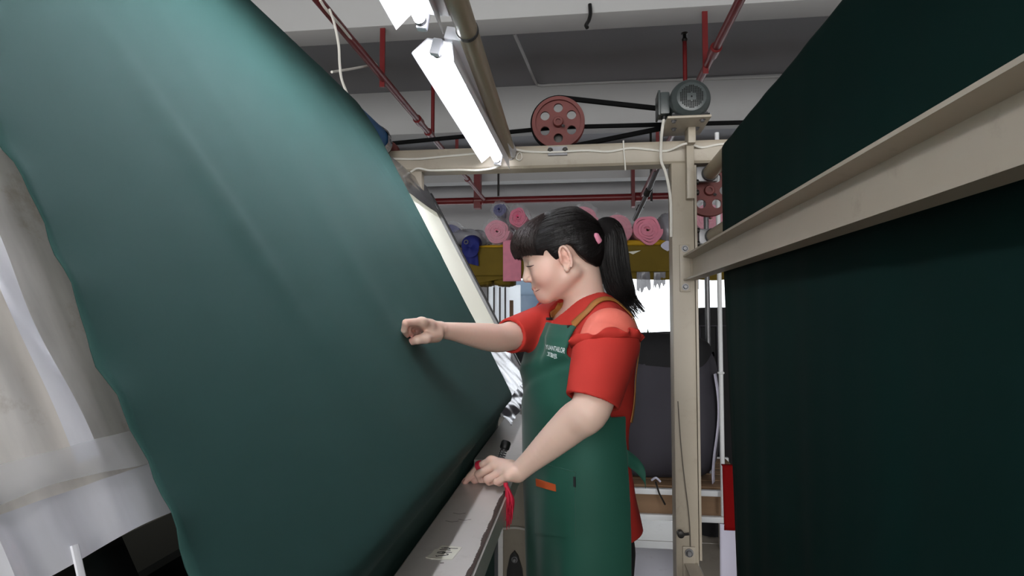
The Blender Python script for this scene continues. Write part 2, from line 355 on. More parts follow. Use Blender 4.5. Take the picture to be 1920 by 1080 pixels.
# motor stand
st = MB().box(.372, .398, 2.085, 2.12, 1.712, 1.96, bevel=.003).build('motor_post', M['cream'], FR)
MB().box(.372, .398, 2.05, 2.09, 1.90, 1.957, bevel=.003).build('gusset', M['cream'], st)
pl = MB().box(.288, .430, 1.95, 2.15, 1.955, 1.963, bevel=.002).build('motor_plate', M['cream'], FR)
for (x, y) in ((.312, 1.975), (.406, 1.975), (.325, 2.06), (.403, 2.06)): bolt((x, y, 1.955), (0, 0, -1), .007, M['steel'], pl, 'nut')
# small bearing plate under the big pulley
bp_ = MB().box(-.118, -.048, YF-.010, YF, 1.888, 1.895).box(-.118, -.048, YF-.004, YF, 1.888, 1.925).build('bearing_plate', M['steel'], FR)
for x in (-.110, -.056): bolt((x, YF-.004, 1.908), (0, -1, 0), .007, M['dark_steel'], bp_)
MB().box(-.105, -.061, YF+.065, YF+.09, 1.930, 2.045, bevel=.004).build('bearing_block', M['dark_steel'], FR)
# strut dropping from the cross beam to the table head, on the far side of the cloth
MB().box(-.645, -.60, 2.13, 2.17, 1.72, 1.85, bevel=.003, M=None).build('table_strut', M['cream'], FR)
# front rail with chipped edge
rl = MB().prism([(-.252, .950), (-.256, .946), (-.256, .905), (-.250, .905), (-.250, .942), (-.156, .942), (-.156, .905), (-.148, .905), (-.148, .944), (-.154, .950)], 'y', -.9, 1.405).build('front_rail', M['cream_grey'], FR, angle=25)
rng = np.random.RandomState(5); ys = np.linspace(.25, 1.17, 420); wd = .0022+.0012*np.sin(ys*13)+.0010*np.sin(ys*41+1)+.0006*np.sin(ys*97)+.0005*rng.randn(420)
wd = np.clip(wd+.002*(1-(ys-.25)/.92), .0003, .009)
rows = [[(-.1502, y, .9482), (-.154, y, .9504), (-.154-w_, y, .9504)] for y, w_ in zip(ys, wd)]
MB().grid(rows).build('chipped_edge', M['brown_chip'], rl, angle=50)
MB().box(-.262, -.128, 1.409, 2.06, .915, .952, bevel=.004).build('rail_end_box', M['cream_grey'], FR)
lg = MB().box(-.262, -.178, 1.94, 2.0, .012, .914, bevel=.006).build('leg', M['cream'], FR)
MB().box(-.275, -.16, 1.925, 2.015, 0, .012, bevel=.002).build('base_plate', M['cream'], FR)
br = MB().prism([(-.246, .47), (-.236, .515), (-.222, .53), (-.210, .515), (-.196, .47), (-.19, .40), (-.25, .40)], 'y', 1.925, 1.939).build('leg_bracket', M['black'], lg)
bolt((-.221, 1.925, .505), (0, -1, 0), .007, M['steel'], br)

# spring knob on the rail
KN = empty('spring_knob', (-.193, 1.385, .95), 'black knob on a steel spring standing on the grey rail', 'knob')
b0 = np.array([-.194, 1.378, .9505]); b1 = np.array([-.184, 1.397, .985]); ax = (b1-b0)/np.linalg.norm(b1-b0)
MB().lathe(b0, (0, 0, 1), [(0, .014), (.004, .014), (.007, .011), (.011, .010), (.012, 0)], 24).build('chrome_base', M['chrome'], KN)
u_ = np.cross(ax, (0, 1, 0)); u_ /= np.linalg.norm(u_); v_ = np.cross(ax, u_)
MB().tube([b0+ax*(.008+.028*t)+(u_*math.cos(t*31.4)+v_*math.sin(t*31.4))*.0075 for t in np.linspace(0, 1, 70)], .0015, 6).build('spring', M['steel'], KN)
MB().cyl(b0+ax*.006, b0+ax*.038, .003, 10).build('stem', M['steel'], KN)
MB().lathe(b1-ax*.004, ax, [(0, 0), (0, .0105), (.003, .0118), (.016, .0118), (.019, .010), (.020, 0)], 20).build('knob_cap', M['black'], KN)

# paper label with a handwritten number on the rail
LB = empty('paper_label', (-.2, .855, .9505), 'torn paper tape label handwritten 24.4 stuck on the grey rail', 'label')
MB().prism([(-.226, .838), (-.217, .834), (-.186, .836), (-.181, .880), (-.212, .884), (-.216, .870), (-.220, .868), (-.221, .852)], 'z', .9503, .9510).build('paper', M['paper'], LB, smooth=False)
def ink(pts): return MB().tube([(x, y, .9512) for (x, y) in pts], .0008, 5, flat=.5)
for pts in ([(-.212, .845), (-.211, .842), (-.208, .845), (-.199, .847), (-.1955, .849), (-.1955, .852), (-.199, .853)],
            [(-.213, .8545), (-.203, .8535), (-.200, .857), (-.205, .860), (-.213, .8575)], [(-.206, .8565), (-.1915, .8585)],
            [(-.1995, .8635), (-.195, .8650)],
            [(-.212, .8665), (-.201, .867), (-.197, .8705), (-.1995, .8745), (-.207, .874)], [(-.211, .8725), (-.186, .874)]):
    ink(pts).build('ink_stroke', M['ink'], LB)
MB().tube([(-.2005, .8225, .9503), (-.1955, .8240, .9503)], .0011, 6, flat=.3).build('scratch_mark', M['brown_chip'], rl)
for (x, y) in ((-.232, .99), (-.228, 1.03), (-.212, 1.0)): MB().tube([(x, y, .9502), (x+.012, y-.004, .9502), (x+.022, y+.002, .9502)], .0007, 5, flat=.3).build('scratch_mark', M['cable_dark'], rl)

# ---------------------------------------------------------------- inclined table
NX, NZ = .885, .466                                                       # normal of the table plane (x, z)
def plane(z, off=0): return (-.214-.5265*(z-1.048)+NX*off, z+NZ*off)
def vnoise(n, seed):
    r = np.random.RandomState(seed); return [(r.uniform(.6, 1.6)*2**(k % 5), r.uniform(0, 6.28), r.uniform(-1, 1)) for k in range(n)]
TB = empty('inspection_table', (-.4, 1.0, 1.1), 'sloping opal inspection table behind the left green cloth', 'table')
def slab(z0, z1, y0, y1, o0, o1):
    a, b = plane(z0, o0), plane(z1, o0); c, d = plane(z1, o1), plane(z0, o1)
    return MB().prism([a, b, c, d], 'y', y0, y1)
slab(1.168, 1.80, .60, 2.30, -.035, -.012).build('opal_panel', M['panel_white'], TB, smooth=False)
slab(1.168, 1.80, -.9, .598, -.035, -.012).build('side_board', M['film_panel'], TB, smooth=False)
MB().prism([plane(1.02, -.018), plane(1.80, -.018), plane(1.80, .004), plane(1.02, .004)], 'y', 2.30, 2.318).build('edge_trim', M['black'], TB, smooth=False)
MB().prism([plane(1.02, -.018), plane(1.80, -.018), plane(1.80, .0), plane(1.02, .0)], 'y', 2.286, 2.299).build('edge_strip', M['steel'], TB, smooth=False)
slab(1.03, 1.166, -.9, .34, -.075, -.065).build('lower_apron_plate', M['cavity'], TB, smooth=False)
MB().box(-.31, -.30, -.9, 2.1, .3, 1.12).build('inner_plate', M['cavity'], TB, smooth=False)
slab(1.05, 1.82, -.9, 2.30, -.30, -.29).build('back_plate', M['cavity'], TB, smooth=False)
def crumple(z0, z1, y0, y1, off, amp, nz, ny, seed, fz=2.0, fy=24.0, ragged=.0):
    r = np.random.RandomState(seed); K = [(r.uniform(.5, 1.6)*fz, r.uniform(.4, 1.7)*fy, r.uniform(0, 6.28)) for _ in range(9)]; rows = []
    for i in range(nz):
        t = i/(nz-1); z = z0+(z1-z0)*t; row = []
        for j in range(ny):
            s = j/(ny-1); y = y0+(y1-y0)*s
            h = sum(abs(math.sin(a*z*6.28+b*(y+.04*math.sin(z*9))+c)) for a, b, c in K)/9
            rg = ragged*math.sin(z*70+seed)*math.sin(z*23) if s in (0, 1) else 0
            x, zz = plane(z, off+amp*(h-.6)*2); row.append((x, y+rg, zz))
        rows.append(row)
    return rows
def film(z0, z1, y0, y1, off, nz, ny, folds, amp, seed, wave=.0):
    """loose film: each fold = (y at the foot, drift with height, width, height) runs up the slope"""
    r = np.random.RandomState(seed); K = [(r.uniform(3, 16), r.uniform(20, 70), r.uniform(0, 6.28), r.uniform(.3, 1)) for _ in range(7)]; rows = []
    for i in range(nz):
        t = i/(nz-1); row = []
        for j in range(ny):
            y = y0+(y1-y0)*j/(ny-1); zz = z0+(z1-z0)*t
            h = amp*sum(w_*math.sin(a_*zz+b_*(y+.02*math.sin(zz*14))+c_) for a_, b_, c_, w_ in K)/3
            for (fy, dr, fw_, fh) in folds: h += fh*math.exp(-((y-fy-dr*(zz-1.17)-.004*math.sin(zz*31+fy*60))/fw_)**2)*(.6+.4*math.sin(zz*9+fy*40))
            x, z_ = plane(zz+wave*math.sin(y*38+seed)*(1-t)*.3, off+h); row.append((x, y, z_))
        rows.append(row)
    return rows
FO = [(.335, -.05, .010, .006), (.300, -.03, .012, .007), (.262, -.02, .006, .005), (.245, .00, .010, -.004), (.215, .01, .011, .006), (.185, .0, .006, .005), (.15, .02, .014, .007), (.11, .0, .008, .005), (.06, .02, .012, .006), (.02, .0, .010, .005)]
MB().grid(film(1.195, 1.76, -.25, .56, -.0085, 130, 260, FO, .0008, 3)).build('plastic_film', M['film_panel'], TB)
MB().grid([[(plane(z, -.0010+.0012*math.sin(z*40+k))[0], .322-.03*(z-1.2)+k*.0050+.0012*math.sin(z*57), plane(z, -.0010+.0012*math.sin(z*40+k))[1]) for k in range(4)] for z in np.linspace(1.212, 1.70, 60)]).build('white_glare_streak', M['film_white_and_glare'], TB)  # white strip painting the lamp's reflected streak on the film
MB().grid([[(plane(z, .0)[0], .258+.01*(z-1.2)+k*.0025+.0015*math.sin(z*63), plane(z, .0)[1]) for k in range(4)] for z in np.linspace(1.225, 1.30, 24)]).build('white_glare_streak', M['film_white_and_glare'], TB)  # second, shorter strip of painted glare
MB().grid(film(1.166, 1.200, -.22, .45, -.0060, 22, 200, FO, .0012, 7, .006)).build('film_hem', M['film_white_and_glare'], TB)
MB().grid(film(1.202, 1.222, -.10, .43, -.0012, 10, 140, FO, .0010, 9, .01)).build('clear_tape', M['film'], TB)
MB().grid(film(1.06, 1.172, -.30, .36, -.030, 40, 160, [], .0060, 12, .05)).build('black_film', M['film_black'], TB)
MB().tube([(plane(1.172, -.003)[0], .300, 1.172), (plane(1.15, -.004)[0], .296, 1.15), (plane(1.10, -.01)[0], .291, 1.10)], .0022, 8, flat=.5).build('tape_strand', M['film_white_and_glare'], TB)
MB().grid(crumple(1.05, 1.245, 1.6, 2.27, -.008, .008, 40, 50, 11, 5, 14)).build('foil_flap', M['foil'], TB)
MB().grid(crumple(1.0, 1.052, 1.6, 2.27, -.010, .010, 16, 50, 12, 8, 20)).build('foil_flap_end', M['foil'], TB)
MB().grid(crumple(1.70, 1.83, 1.6, 2.296, .0, .004, 16, 40, 13, 6, 10)).build('smoked_cover', M['grey_film'], TB)

# ---------------------------------------------------------------- green cloth on the table
def arc(cx, cz, r, a0, a1, n): return [(cx+r*math.cos(math.radians(a0+(a1-a0)*k/n)), cz+r*math.sin(math.radians(a0+(a1-a0)*k/n))) for k in range(n+1)]
RC = (-.737, 1.934, .053)                                                   # top roller: x, z, radius
path = [(-.86, 1.25), (-.80, 1.70)] + arc(RC[0], RC[1], RC[2]+.003, 170, 27.8, 16)
top = path[-1]; bot = plane(1.062, .004)
path += [(top[0]+(bot[0]-top[0])*k/70, top[1]+(bot[1]-top[1])*k/70) for k in range(1, 71)]
path += arc(bot[0]-NX*.030, bot[1]-NZ*.030, .030, 27.8, -48, 8)[1:]
lx, lz = path[-1]; path += [(lx-.012*k, lz-.013*k) for k in (1, 2)] + [(-.268, .94), (-.270, .88), (-.270, .75), (-.268, .55), (-.266, .35), (-.266, .12)]
path = np.array(path); seg = np.r_[0, np.cumsum(np.linalg.norm(np.diff(path, axis=0), axis=1))]
NS, NYC = 230, 170
ss = np.linspace(0, seg[-1], NS); px_ = np.interp(ss, seg, path[:, 0]); pz_ = np.interp(ss, seg, path[:, 1])
tx = np.gradient(px_, ss); tz = np.gradient(pz_, ss); nx, nz = -tz, tx; sgn = np.where(nx*NX+nz*NZ < 0, -1, 1); nx, nz = nx*sgn, nz*sgn
nx[:40] = np.where(tz[:40] > 0, tz[:40], nx[:40])
r = np.random.RandomState(23); YA, YB = .362, 1.80; rows = []
edge = np.interp(np.arange(NS), np.arange(0, NS+6, 3), r.randn(len(np.arange(0, NS+6, 3)))*.0042)
for i in range(NS):
    row = []; z = pz_[i]
    on = 1/(1+math.exp(-(z-1.12)/.03))*(1/(1+math.exp((z-1.93)/.02)))        # only where it lies on the slope
    for j in range(NYC):
        t = j/(NYC-1); y = YA+(YB-max(0, min(.09, (z-1.90)*1.1))-YA)*t
        if j == 0: y += edge[i]
        if j == NYC-1: y += .3*edge[::-1][i]
        q = y-.42*(1.6-z)
        h = .0011*math.sin(q*7+.6+z)+.0005*math.sin(q*19+z*7)+.0003*math.sin(q*31-z*9)
        h += .0055*math.exp(-((q-.55)/.032)**2)*math.exp(-((z-1.45)/.14)**2)+.0018*math.exp(-((q-.86)/.05)**2)*math.exp(-((z-1.35)/.12)**2)+.0012*math.exp(-((q-.72)/.04)**2)*math.exp(-((z-1.6)/.15)**2)
        h += .003*math.exp(-((y-1.55+.8*(z-1.7))/.012)**2)*.35+.003*math.exp(-((y-1.66+.7*(z-1.7))/.010)**2)*.35
        dh = math.hypot(y-1.09, (z-1.265)); h += .005*math.exp(-(dh/.035)**2)-.004*math.exp(-(dh/.10)**2)
        h += .0024*math.exp(-(y-YA)/.014)*(math.sin(i*.9)+.7*math.sin(i*.37)+.5*math.sin(i*1.7))
        k = .35+.65*on
        row.append((px_[i]+nx[i]*h*k, y, pz_[i]+nz[i]*h*k))
    rows.append(row)
lc = MB().grid(rows).build('cloth_sheet', M['cloth'], angle=None)
tag(lc, 'wide green cloth stretched over the sloping table on the left', 'cloth', 'green cloth running through the machine')
md = lc.modifiers.new('thickness', 'SOLIDIFY'); md.thickness = .0012; md.offset = -1

# top roller with blue sleeve and small red pulley
TR = empty('cloth_roller', (RC[0], 1.0, RC[1]), 'blue sleeved top roller under the left cloth with plastic wrapped end', 'roller')
MB().cyl((RC[0], -.6, RC[1]), (RC[0], 2.00, RC[1]), RC[2]-.002, 32).build('blue_sleeve', M['blue_roll'], TR)
MB().grid([[(RC[0]+math.cos(a)*(RC[2]+.001+.004*math.sin(a*7+k)*math.sin(a*3+2*k)-.012*max(0, k-4)/3), 1.985+.011*k, RC[1]+math.sin(a)*(RC[2]+.001+.004*math.sin(a*5+k)-.012*max(0, k-4)/3)) for a in np.linspace(0, 2*math.pi, 60)] for k in range(8)]).build('plastic_wrap', M['foil'], TR)
MB().cyl((RC[0], -.7, RC[1]), (RC[0], 2.19, RC[1]), .012, 16).build('shaft', M['steel'], TR)
MB().cyl((RC[0], 2.04, RC[1]), (RC[0], 2.085, RC[1]), .036, 24, bevel=.004).build('end_disc', M['cavity'], TR)
def pulley_prof(R_, w_): return [(-w_/2, R_*.35), (-w_/2, R_*.98), (-w_/2+.004, R_), (-w_*.12, R_*.86), (w_*.12, R_*.86), (w_/2-.004, R_), (w_/2, R_*.98), (w_/2, R_*.35)]
MB().lathe((RC[0]+.0, 2.155, RC[1]), (0, 1, 0), pulley_prof(.040, .03), 28, closed=True).build('small_pulley', M['red_pulley'], TR, angle=30)

# ---------------------------------------------------------------- drive: big pulley, motor, belts
BC = np.array([-.082, 2.16, 2.023])
BPU = empty('drive_pulley', tuple(BC), 'brick red cast pulley with six round holes on the cross beam', 'pulley')
def wheel(c, R_, w_, name, parent, holes=6, hr=.175, hc=.58, rot=90):
    """spoked disc with round holes, rim groove and hub"""
    bm = bmesh.new(); n = 72
    outer = [bm.verts.new((R_*.90*math.cos(2*math.pi*k/n), 0, R_*.90*math.sin(2*math.pi*k/n))) for k in range(n)]
    edges = [bm.edges.new((outer[k], outer[(k+1) % n])) for k in range(n)]
    for h in range(holes):
        a = math.radians(rot+360*h/holes); cx, cz = R_*hc*math.cos(a), R_*hc*math.sin(a); m_ = 24
        vv = [bm.verts.new((cx+R_*hr*math.cos(2*math.pi*k/m_), 0, cz+R_*hr*math.sin(2*math.pi*k/m_))) for k in range(m_)]
        edges += [bm.edges.new((vv[k], vv[(k+1) % m_])) for k in range(m_)]
    bmesh.ops.triangle_fill(bm, use_beauty=True, use_dissolve=False, edges=edges)
    rt = bmesh.ops.extrude_face_region(bm, geom=list(bm.faces))
    for q in rt['geom']:
        if isinstance(q, bmesh.types.BMVert): q.co.y += w_*.35
    for q in bm.verts: q.co += Vector((c[0], c[1]-w_*.17, c[2]))
    bmesh.ops.recalc_face_normals(bm, faces=list(bm.faces))
    me = bpy.data.meshes.new('wheel_disc'); bm.to_mesh(me); bm.free()
    link('wheel_disc', me, M['red_pulley'], parent, True, 30)
    MB().lathe(c, (0, 1, 0), [(-w_/2, R_*.86), (-w_/2, R_*.99), (-w_/2+.003, R_), (-w_*.15, R_*.9), (w_*.15, R_*.9), (w_/2-.003, R_), (w_/2, R_*.99), (w_/2, R_*.86)], 72, closed=True).build('rim', M['red_pulley'], parent, angle=30)
    MB().lathe(c, (0, -1, 0), [(-w_*.5, R_*.20), (w_*.7, R_*.19), (w_*.8, R_*.17), (w_*.8, R_*.09), (w_*.6, R_*.09), (w_*.6, 0)], 32).build('hub', M['red_pulley'], parent, angle=30)
    MB().lathe((c[0]+R_*.17, c[1]-w_*.62, c[2]-R_*.16), (.6, -.6, -.5), [(0, .005), (.008, .005), (.008, 0)], 10).build('set_screw', M['steel'], parent)
wheel(BC, .099, .034, 'drive_pulley', BPU)
MB().cyl(BC, BC+np.array([0, .09, 0]), .012, 16).build('axle', M['steel'], BPU)
MC = np.array([.367, 1.95, 2.026])
MO = empty('electric_motor', (.367, 2.03, 1.964), 'dark grey electric motor with round vent grille on a cream plate', 'motor')
MB().lathe(MC, (0, 1, 0), [(.0, .0), (.0, .047), (.001, .049), (.006, .052), (.010, .060), (.020, .0655), (.030, .067), (.085, .067), (.087, .063), (.17, .063), (.178, .058), (.19, .05), (.20, .02), (.20, 0)], 64).build('motor_body', M['motor'], MO, angle=40)
for k in range(26):
    a = 2*math.pi*k/26
    if -2.3 < math.atan2(math.sin(a), math.cos(a)) < -.85: continue
    Mx = Matrix.Translation(Vector(MC)) @ Matrix.Rotation(-a, 4, 'Y')
    MB().box(.061, .0668, .09, .165, -.0012, .0012, M=Mx).build('cooling_fin', M['motor'], MO)
hm = MB().lathe((0, 0, 0), (0, -1, 0), [(0, .0017), (.0004, .0017), (.0005, 0)], 8).mesh('vent_hole'); hm.materials.append(M['motor_hole'])
for i in range(-6, 7):
    for j in range(-8, 9):
        x, z = i*.0058, j*.0046; rr = math.hypot(x, z)
        if .0145 < rr < .0385 and not (abs(x) < .012 and abs(z) < .012):
            o = link('vent_hole', hm, None, None, False); o.parent = MO; o.location = Vector((MC[0]+x, MC[1]-.0001, MC[2]+z))-MO.location; o.scale = (1.6, 1, 1.15)
MB().lathe(MC, (0, -1, 0), [(0, .003), (.0006, .003), (.0007, 0)], 10).build('centre_hole', M['motor_hole'], MO)
tb = MB().box(.270, .303, 1.99, 2.06, 1.985, 2.062, bevel=.007).build('terminal_box', M['motor'], MO)
MB().box(.263, .271, 1.984, 2.066, 1.98, 2.066, bevel=.004).build('terminal_lid', M['motor'], tb)
MB().cyl((.286, 2.02, 1.975), (.286, 2.02, 1.987), .009, 12).build('cable_gland', M['black'], tb)
for s in (-1, 1):
    MB().box(.367+s*.030, .367+s*.062, 1.968, 2.13, 1.9635, 1.975, bevel=.002).build('foot', M['cavity'], MO)
    MB().box(.367+s*.028, .367+s*.036, 1.985, 2.12, 1.97, 1.99, bevel=.002).build('foot_web', M['cavity'], MO)
    for y in (1.985, 2.11): bolt((.367+s*.052, y, 1.975), (0, 0, 1), .007, M['steel'], MO, 'nut')
MB().cyl(MC+np.array([0, .19, 0]), MC+np.array([0, .235, 0]), .009, 16).build('shaft', M['steel'], MO)
SP = np.array([MC[0], 2.16, MC[2]])
MB().lathe(SP, (0, 1, 0), pulley_prof(.022, .03), 28, closed=True).build('motor_pulley', M['red_pulley'], MO, angle=30)
def belt(c0, r0, c1, r1, y, name, label, t=.015, mid=None):
    c0, c1 = np.array([c0[0], c0[2]]), np.array([c1[0], c1[2]]); d = c1-c0; D = np.linalg.norm(d); base = math.atan2(d[1], d[0]); al = math.acos((r0-r1)/D); pts = []
    for k in range(25): a = base+al+(2*math.pi-2*al)*k/24; pts.append((c0[0]+r0*math.cos(a), y, c0[1]+r0*math.sin(a)))
    for k in range(25): a = base-al+2*al*k/24; pts.append((c1[0]+r1*math.cos(a), y, c1[1]+r1*math.sin(a)))
    if mid is not None: pts.append((mid[0], y, mid[2]))
    m = MB(); n_ = len(pts); rows = []
    cen = sum(np.array(q) for q in pts)/n_
    for k in range(n_):
        p0, p1, p2 = (np.array(pts[(k+s_) % n_]) for s_ in (-1, 0, 1)); tt = p2-p0; nn = np.array([tt[2], 0, -tt[0]]); nn /= np.linalg.norm(nn)+1e-9
        rows.append([p1+nn*t/2+np.array([0, -t*.6, 0]), p1+nn*t/2+np.array([0, t*.6, 0]), p1-nn*t/2+np.array([0, t*.4, 0]), p1-nn*t/2+np.array([0, -t*.4, 0])])
    rows.append(rows[0]); m.grid(rows, closed=True)
    return tag(m.build(name, M['rubber'], angle=40), label, 'belt', 'black drive belts')
belt(BC, .097, SP, .024, 2.16, 'drive_belt', 'black belt from the electric motor round the big red pulley')
RR = np.array([.80, 2.20, 1.951])
belt(np.array([RC[0], 2.2, RC[1]+.008]), .041, RR, .060, 2.205, 'drive_belt', 'long black belt crossing above the cream beam behind the pulley', .013, np.array([-.082, 2.2, 2.022]))
RP = empty('return_pulley', tuple(RR), 'small red pulley at the right end of the long belt', 'pulley')
MB().lathe(RR-np.array([0, .005, 0]), (0, 1, 0), pulley_prof(.060, .03), 28, closed=True).build('rim', M['red_pulley'], RP, angle=30)
MB().cyl(RR, RR+np.array([0, -.03, -.04]), .012, 12).build('axle', M['steel'], RP)

# ---------------------------------------------------------------- right hand cloth and its rollers
R1C = (.462, 1.812, .026); R2C = (.468, 1.585, .024)
for (c, lab, rd) in ((R1C, 'tan upper roller tube carrying the right cloth', .6), (R2C, 'tan lower roller tube behind the right cream beam', .6)):
    e = empty('cloth_roller', (c[0], 1.0, c[1]), lab, 'roller')
    MB().cyl((c[0], -2.0, c[1]), (c[0], 2.13, c[1]), c[2], 28).build('tube', M['roller_tan'], e)
    MB().cyl((c[0], 2.125, c[1]), (c[0], 2.14, c[1]), c[2]+.003, 28).build('end_cap', M['black'], e)
    MB().cyl((c[0], 2.13, c[1]), (c[0], 2.24, c[1]), .010, 14).build('shaft', M['steel'], e)
    MB().box(c[0]-.046, c[0]+.03, 2.145, 2.17, c[1]-.028, c[1]+.028, bevel=.006).build('bearing_block', M['steel'], e)
G2 = np.array([.475, 2.225, 1.765]); e = empty('drive_pulley', tuple(G2), 'red cast pulley beside the upright at the end of the upper tan roller', 'pulley')
wheel(G2, .096, .03, 'drive_pulley', e, rot=60)
pr_ = [(.66, 1.55), (.545, 1.78)] + [(R1C[0]+(R1C[2]+.003)*math.cos(math.radians(a)), R1C[1]+(R1C[2]+.003)*math.sin(math.radians(a))) for a in np.linspace(30, 180, 14)] + [(.432, 1.70), (.432, 1.5), (.434, 1.3), (.437, 1.0), (.440, .7), (.443, .4), (.445, .15)]
pr_ = np.array(pr_); sg = np.r_[0, np.cumsum(np.linalg.norm(np.diff(pr_, axis=0), axis=1))]; ss = np.linspace(0, sg[-1], 130); qx = np.interp(ss, sg, pr_[:, 0]); qz = np.interp(ss, sg, pr_[:, 1]); rows = []
for i in range(130):
    yb = 1.835 if qz[i] > 1.5 else 1.835-.065*(1.5-qz[i])/1.0; row = []
    dn = max(0, min(1, (1.6-qz[i])/.8))
    for j in range(150):
        t = j/149; y = -1.9+(yb+1.9)*t
        h = (.0010+.0022*dn)*(math.sin(y*13+.4*qz[i])+.6*math.sin(y*27+1.2)+.4*math.sin(y*47+qz[i]*2))+.006*dn*math.exp(-(yb-y)/.03)
        row.append((qx[i]-h, y, qz[i]))
    rows.append(row)
rc = MB().grid(rows).build('cloth_sheet', M['cloth_shaded'], angle=None)
tag(rc, 'green cloth with painted-in shade hanging straight down on the right behind the beam', 'cloth', 'green cloth running through the machine')
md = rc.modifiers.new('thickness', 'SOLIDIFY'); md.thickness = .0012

# ---------------------------------------------------------------- tan pipe and fluorescent lamps
pa, pb = np.array([-.246, .0, 2.028]), np.array([-.262, 2.14, 1.957-.055])
e = empty('lamp_pipe', tuple(pa), 'round tan pipe carrying the fluorescent lamps', 'pipe')
MB().cyl(pa, pb, .0245, 28).build('pipe', M['roller_tan'], e)
MB().cyl(pb-np.array([0, .03, -.0007]), pb-np.array([0, .004, 0]), .0265, 28).build('pipe_end_tape', M['foil'], e)
t_ = 1.28/2.14; ct = pa+(pb-pa)*t_
MB().cyl(ct-np.array([0, .006, 0]), ct+np.array([0, .006, 0]), .0262, 24).build('black_tie', M['black'], e)
def lamp(a, b, label, tilt=0, glow='tube_glow'):
    a, b = np.array(a), np.array(b); Lh = np.linalg.norm(b-a); d = (b-a)/Lh; rgt = np.cross(d, (0, 0, 1)); rgt /= np.linalg.norm(rgt); up = np.cross(rgt, d)
    ti = math.radians(tilt); rgt, up = rgt*math.cos(ti)+up*math.sin(ti), up*math.cos(ti)-rgt*math.sin(ti)
    Mx = Matrix(((rgt[0], d[0], up[0], a[0]), (rgt[1], d[1], up[1], a[1]), (rgt[2], d[2], up[2], a[2]), (0, 0, 0, 1)))
    e = empty('fluorescent_lamp', tuple((a+b)/2), label, 'lamp', 'fluorescent lamps')
    MB().box(.008, .050, 0, Lh, .023, .055, bevel=.003, M=Mx).build('housing', M['lamp_white'], e)
    pf = [(-.064, -.023), (-.060, -.018), (-.034, .019), (.026, .019), (.044, -.025), (.046, -.024), (.028, .0225), (-.036, .0225), (-.064, -.018)]
    mb = MB(); n_ = len(pf); vs = [Mx @ Vector((p, h, q)) for h in (.01, Lh-.01) for (p, q) in pf]
    mb.add(vs, [(i, (i+1) % n_, n_+(i+1) % n_, n_+i) for i in range(n_)]+[tuple(range(n_-1, -1, -1)), tuple(range(n_, 2*n_))]).build('reflector', M['lamp_reflector'], e, angle=20)
    MB().cyl(Mx @ Vector((-.008, .02, -.002)), Mx @ Vector((-.008, Lh-.02, -.002)), .013, 20).build('tube', M[glow], e)
    for h0, h1 in ((0, .018), (Lh-.018, Lh)):
        MB().box(-.018, .006, h0, h1, -.018, .022, bevel=.004, M=Mx).build('lamp_holder', M['lamp_white'], e)
        MB().cyl(Mx @ Vector((-.008, h1 if h0 == 0 else h0-.012, -.002)), Mx @ Vector((-.008, h1+.012 if h0 == 0 else h0, -.002)), .0133, 16).build('tube_cap', M['steel'], e)
    return e
lamp((-.335, 1.32, 1.938), (-.294, 2.10, 1.868), 'lit fluorescent lamp with white reflector, the far one on the tan pipe', -14)
lamp((-.340, .30, 2.020), (-.340, 1.24, 1.950), 'lit fluorescent lamp at the top edge, the near one on the tan pipe', -8, 'tube_glow_near')
for k, (x, y) in enumerate(((-2.5, -1.2), (-2.5, 1.4), (-2.5, 4.2), (2.5, -1.2), (2.5, 1.4), (2.5, 4.2), (0.2, -1.6))):  # unseen hall lamps, added to light the ceiling and room
    e = lamp((x, y, 2.85), (x, y+1.2, 2.85), 'added unseen fluorescent lamp over the hall, %s' % ['behind the left cloth nearest the front wall', 'behind the left cloth above its roller', 'behind the left cloth near the shelf', 'beyond the right cloth nearest the front wall', 'beyond the right cloth above the beam', 'beyond the right cloth near the shelf', 'overhead behind the photographer'][k], 0, 'added_hall_glow')
    for yy in (y+.15, y+1.05): MB().cyl((x+.044, yy, 2.90), (x+.044, yy, 3.44), .004, 8).build('suspension_wire', M['steel'], e)

# ---------------------------------------------------------------- cables on the beam
def cable(pts, r_, label, m=None, n=6): return tag(MB().tube(smoothline(pts, n), r_, 7).build('cable', m or M['cable']), label, 'cable', 'cables on the machine')
yc = YF-.005
cable([(-.74, yc, 1.898), (-.62, yc, 1.892), (-.50, yc, 1.899), (-.38, yc, 1.906), (-.27, yc-.03, 1.912), (-.20, yc, 1.907), (-.10, yc-.004, 1.900), (.02, yc, 1.903), (.10, yc, 1.896), (.18, yc, 1.906), (.25, yc, 1.898), (.31, yc, 1.892), (.37, yc-.042, 1.904), (.43, yc, 1.900), (.50, yc, 1.910), (.60, yc, 1.905)], .0042, 'white cable waving along the face of the cream cross beam')
cable([(-.64, yc+.01, 1.846), (-.61, yc, 1.856), (-.56, yc, 1.847), (-.45, yc, 1.846), (-.38, yc, 1.842), (-.32, yc-.01, 1.846), (-.29, 2.10, 1.858)], .004, 'white lamp lead under the left end of the cross beam')
cable([(.286, 2.02, 1.977), (.281, 2.03, 1.94), (.282, 2.07, 1.90), (.285, 2.09, 1.85), (.301, 2.10, 1.81), (.312, 2.105, 1.76), (.319, 2.108, 1.70), (.319, 2.112, 1.58)], .0052, 'white motor cable dropping past the upright')
cable([(.335, 2.112, 1.00), (.343, 2.114, .86), (.352, 2.113, .75), (.368, 2.114, .60), (.372, 2.114, .47)], .0018, 'thin dark wire down the lower upright', M['cable_dark'])
cable([(.155, yc-.002, 1.934), (.156, yc-.004, 1.90), (.160, yc-.003, 1.85), (.161, yc-.003, 1.825)], .0028, 'short white cord hanging over the cross beam by the motor')
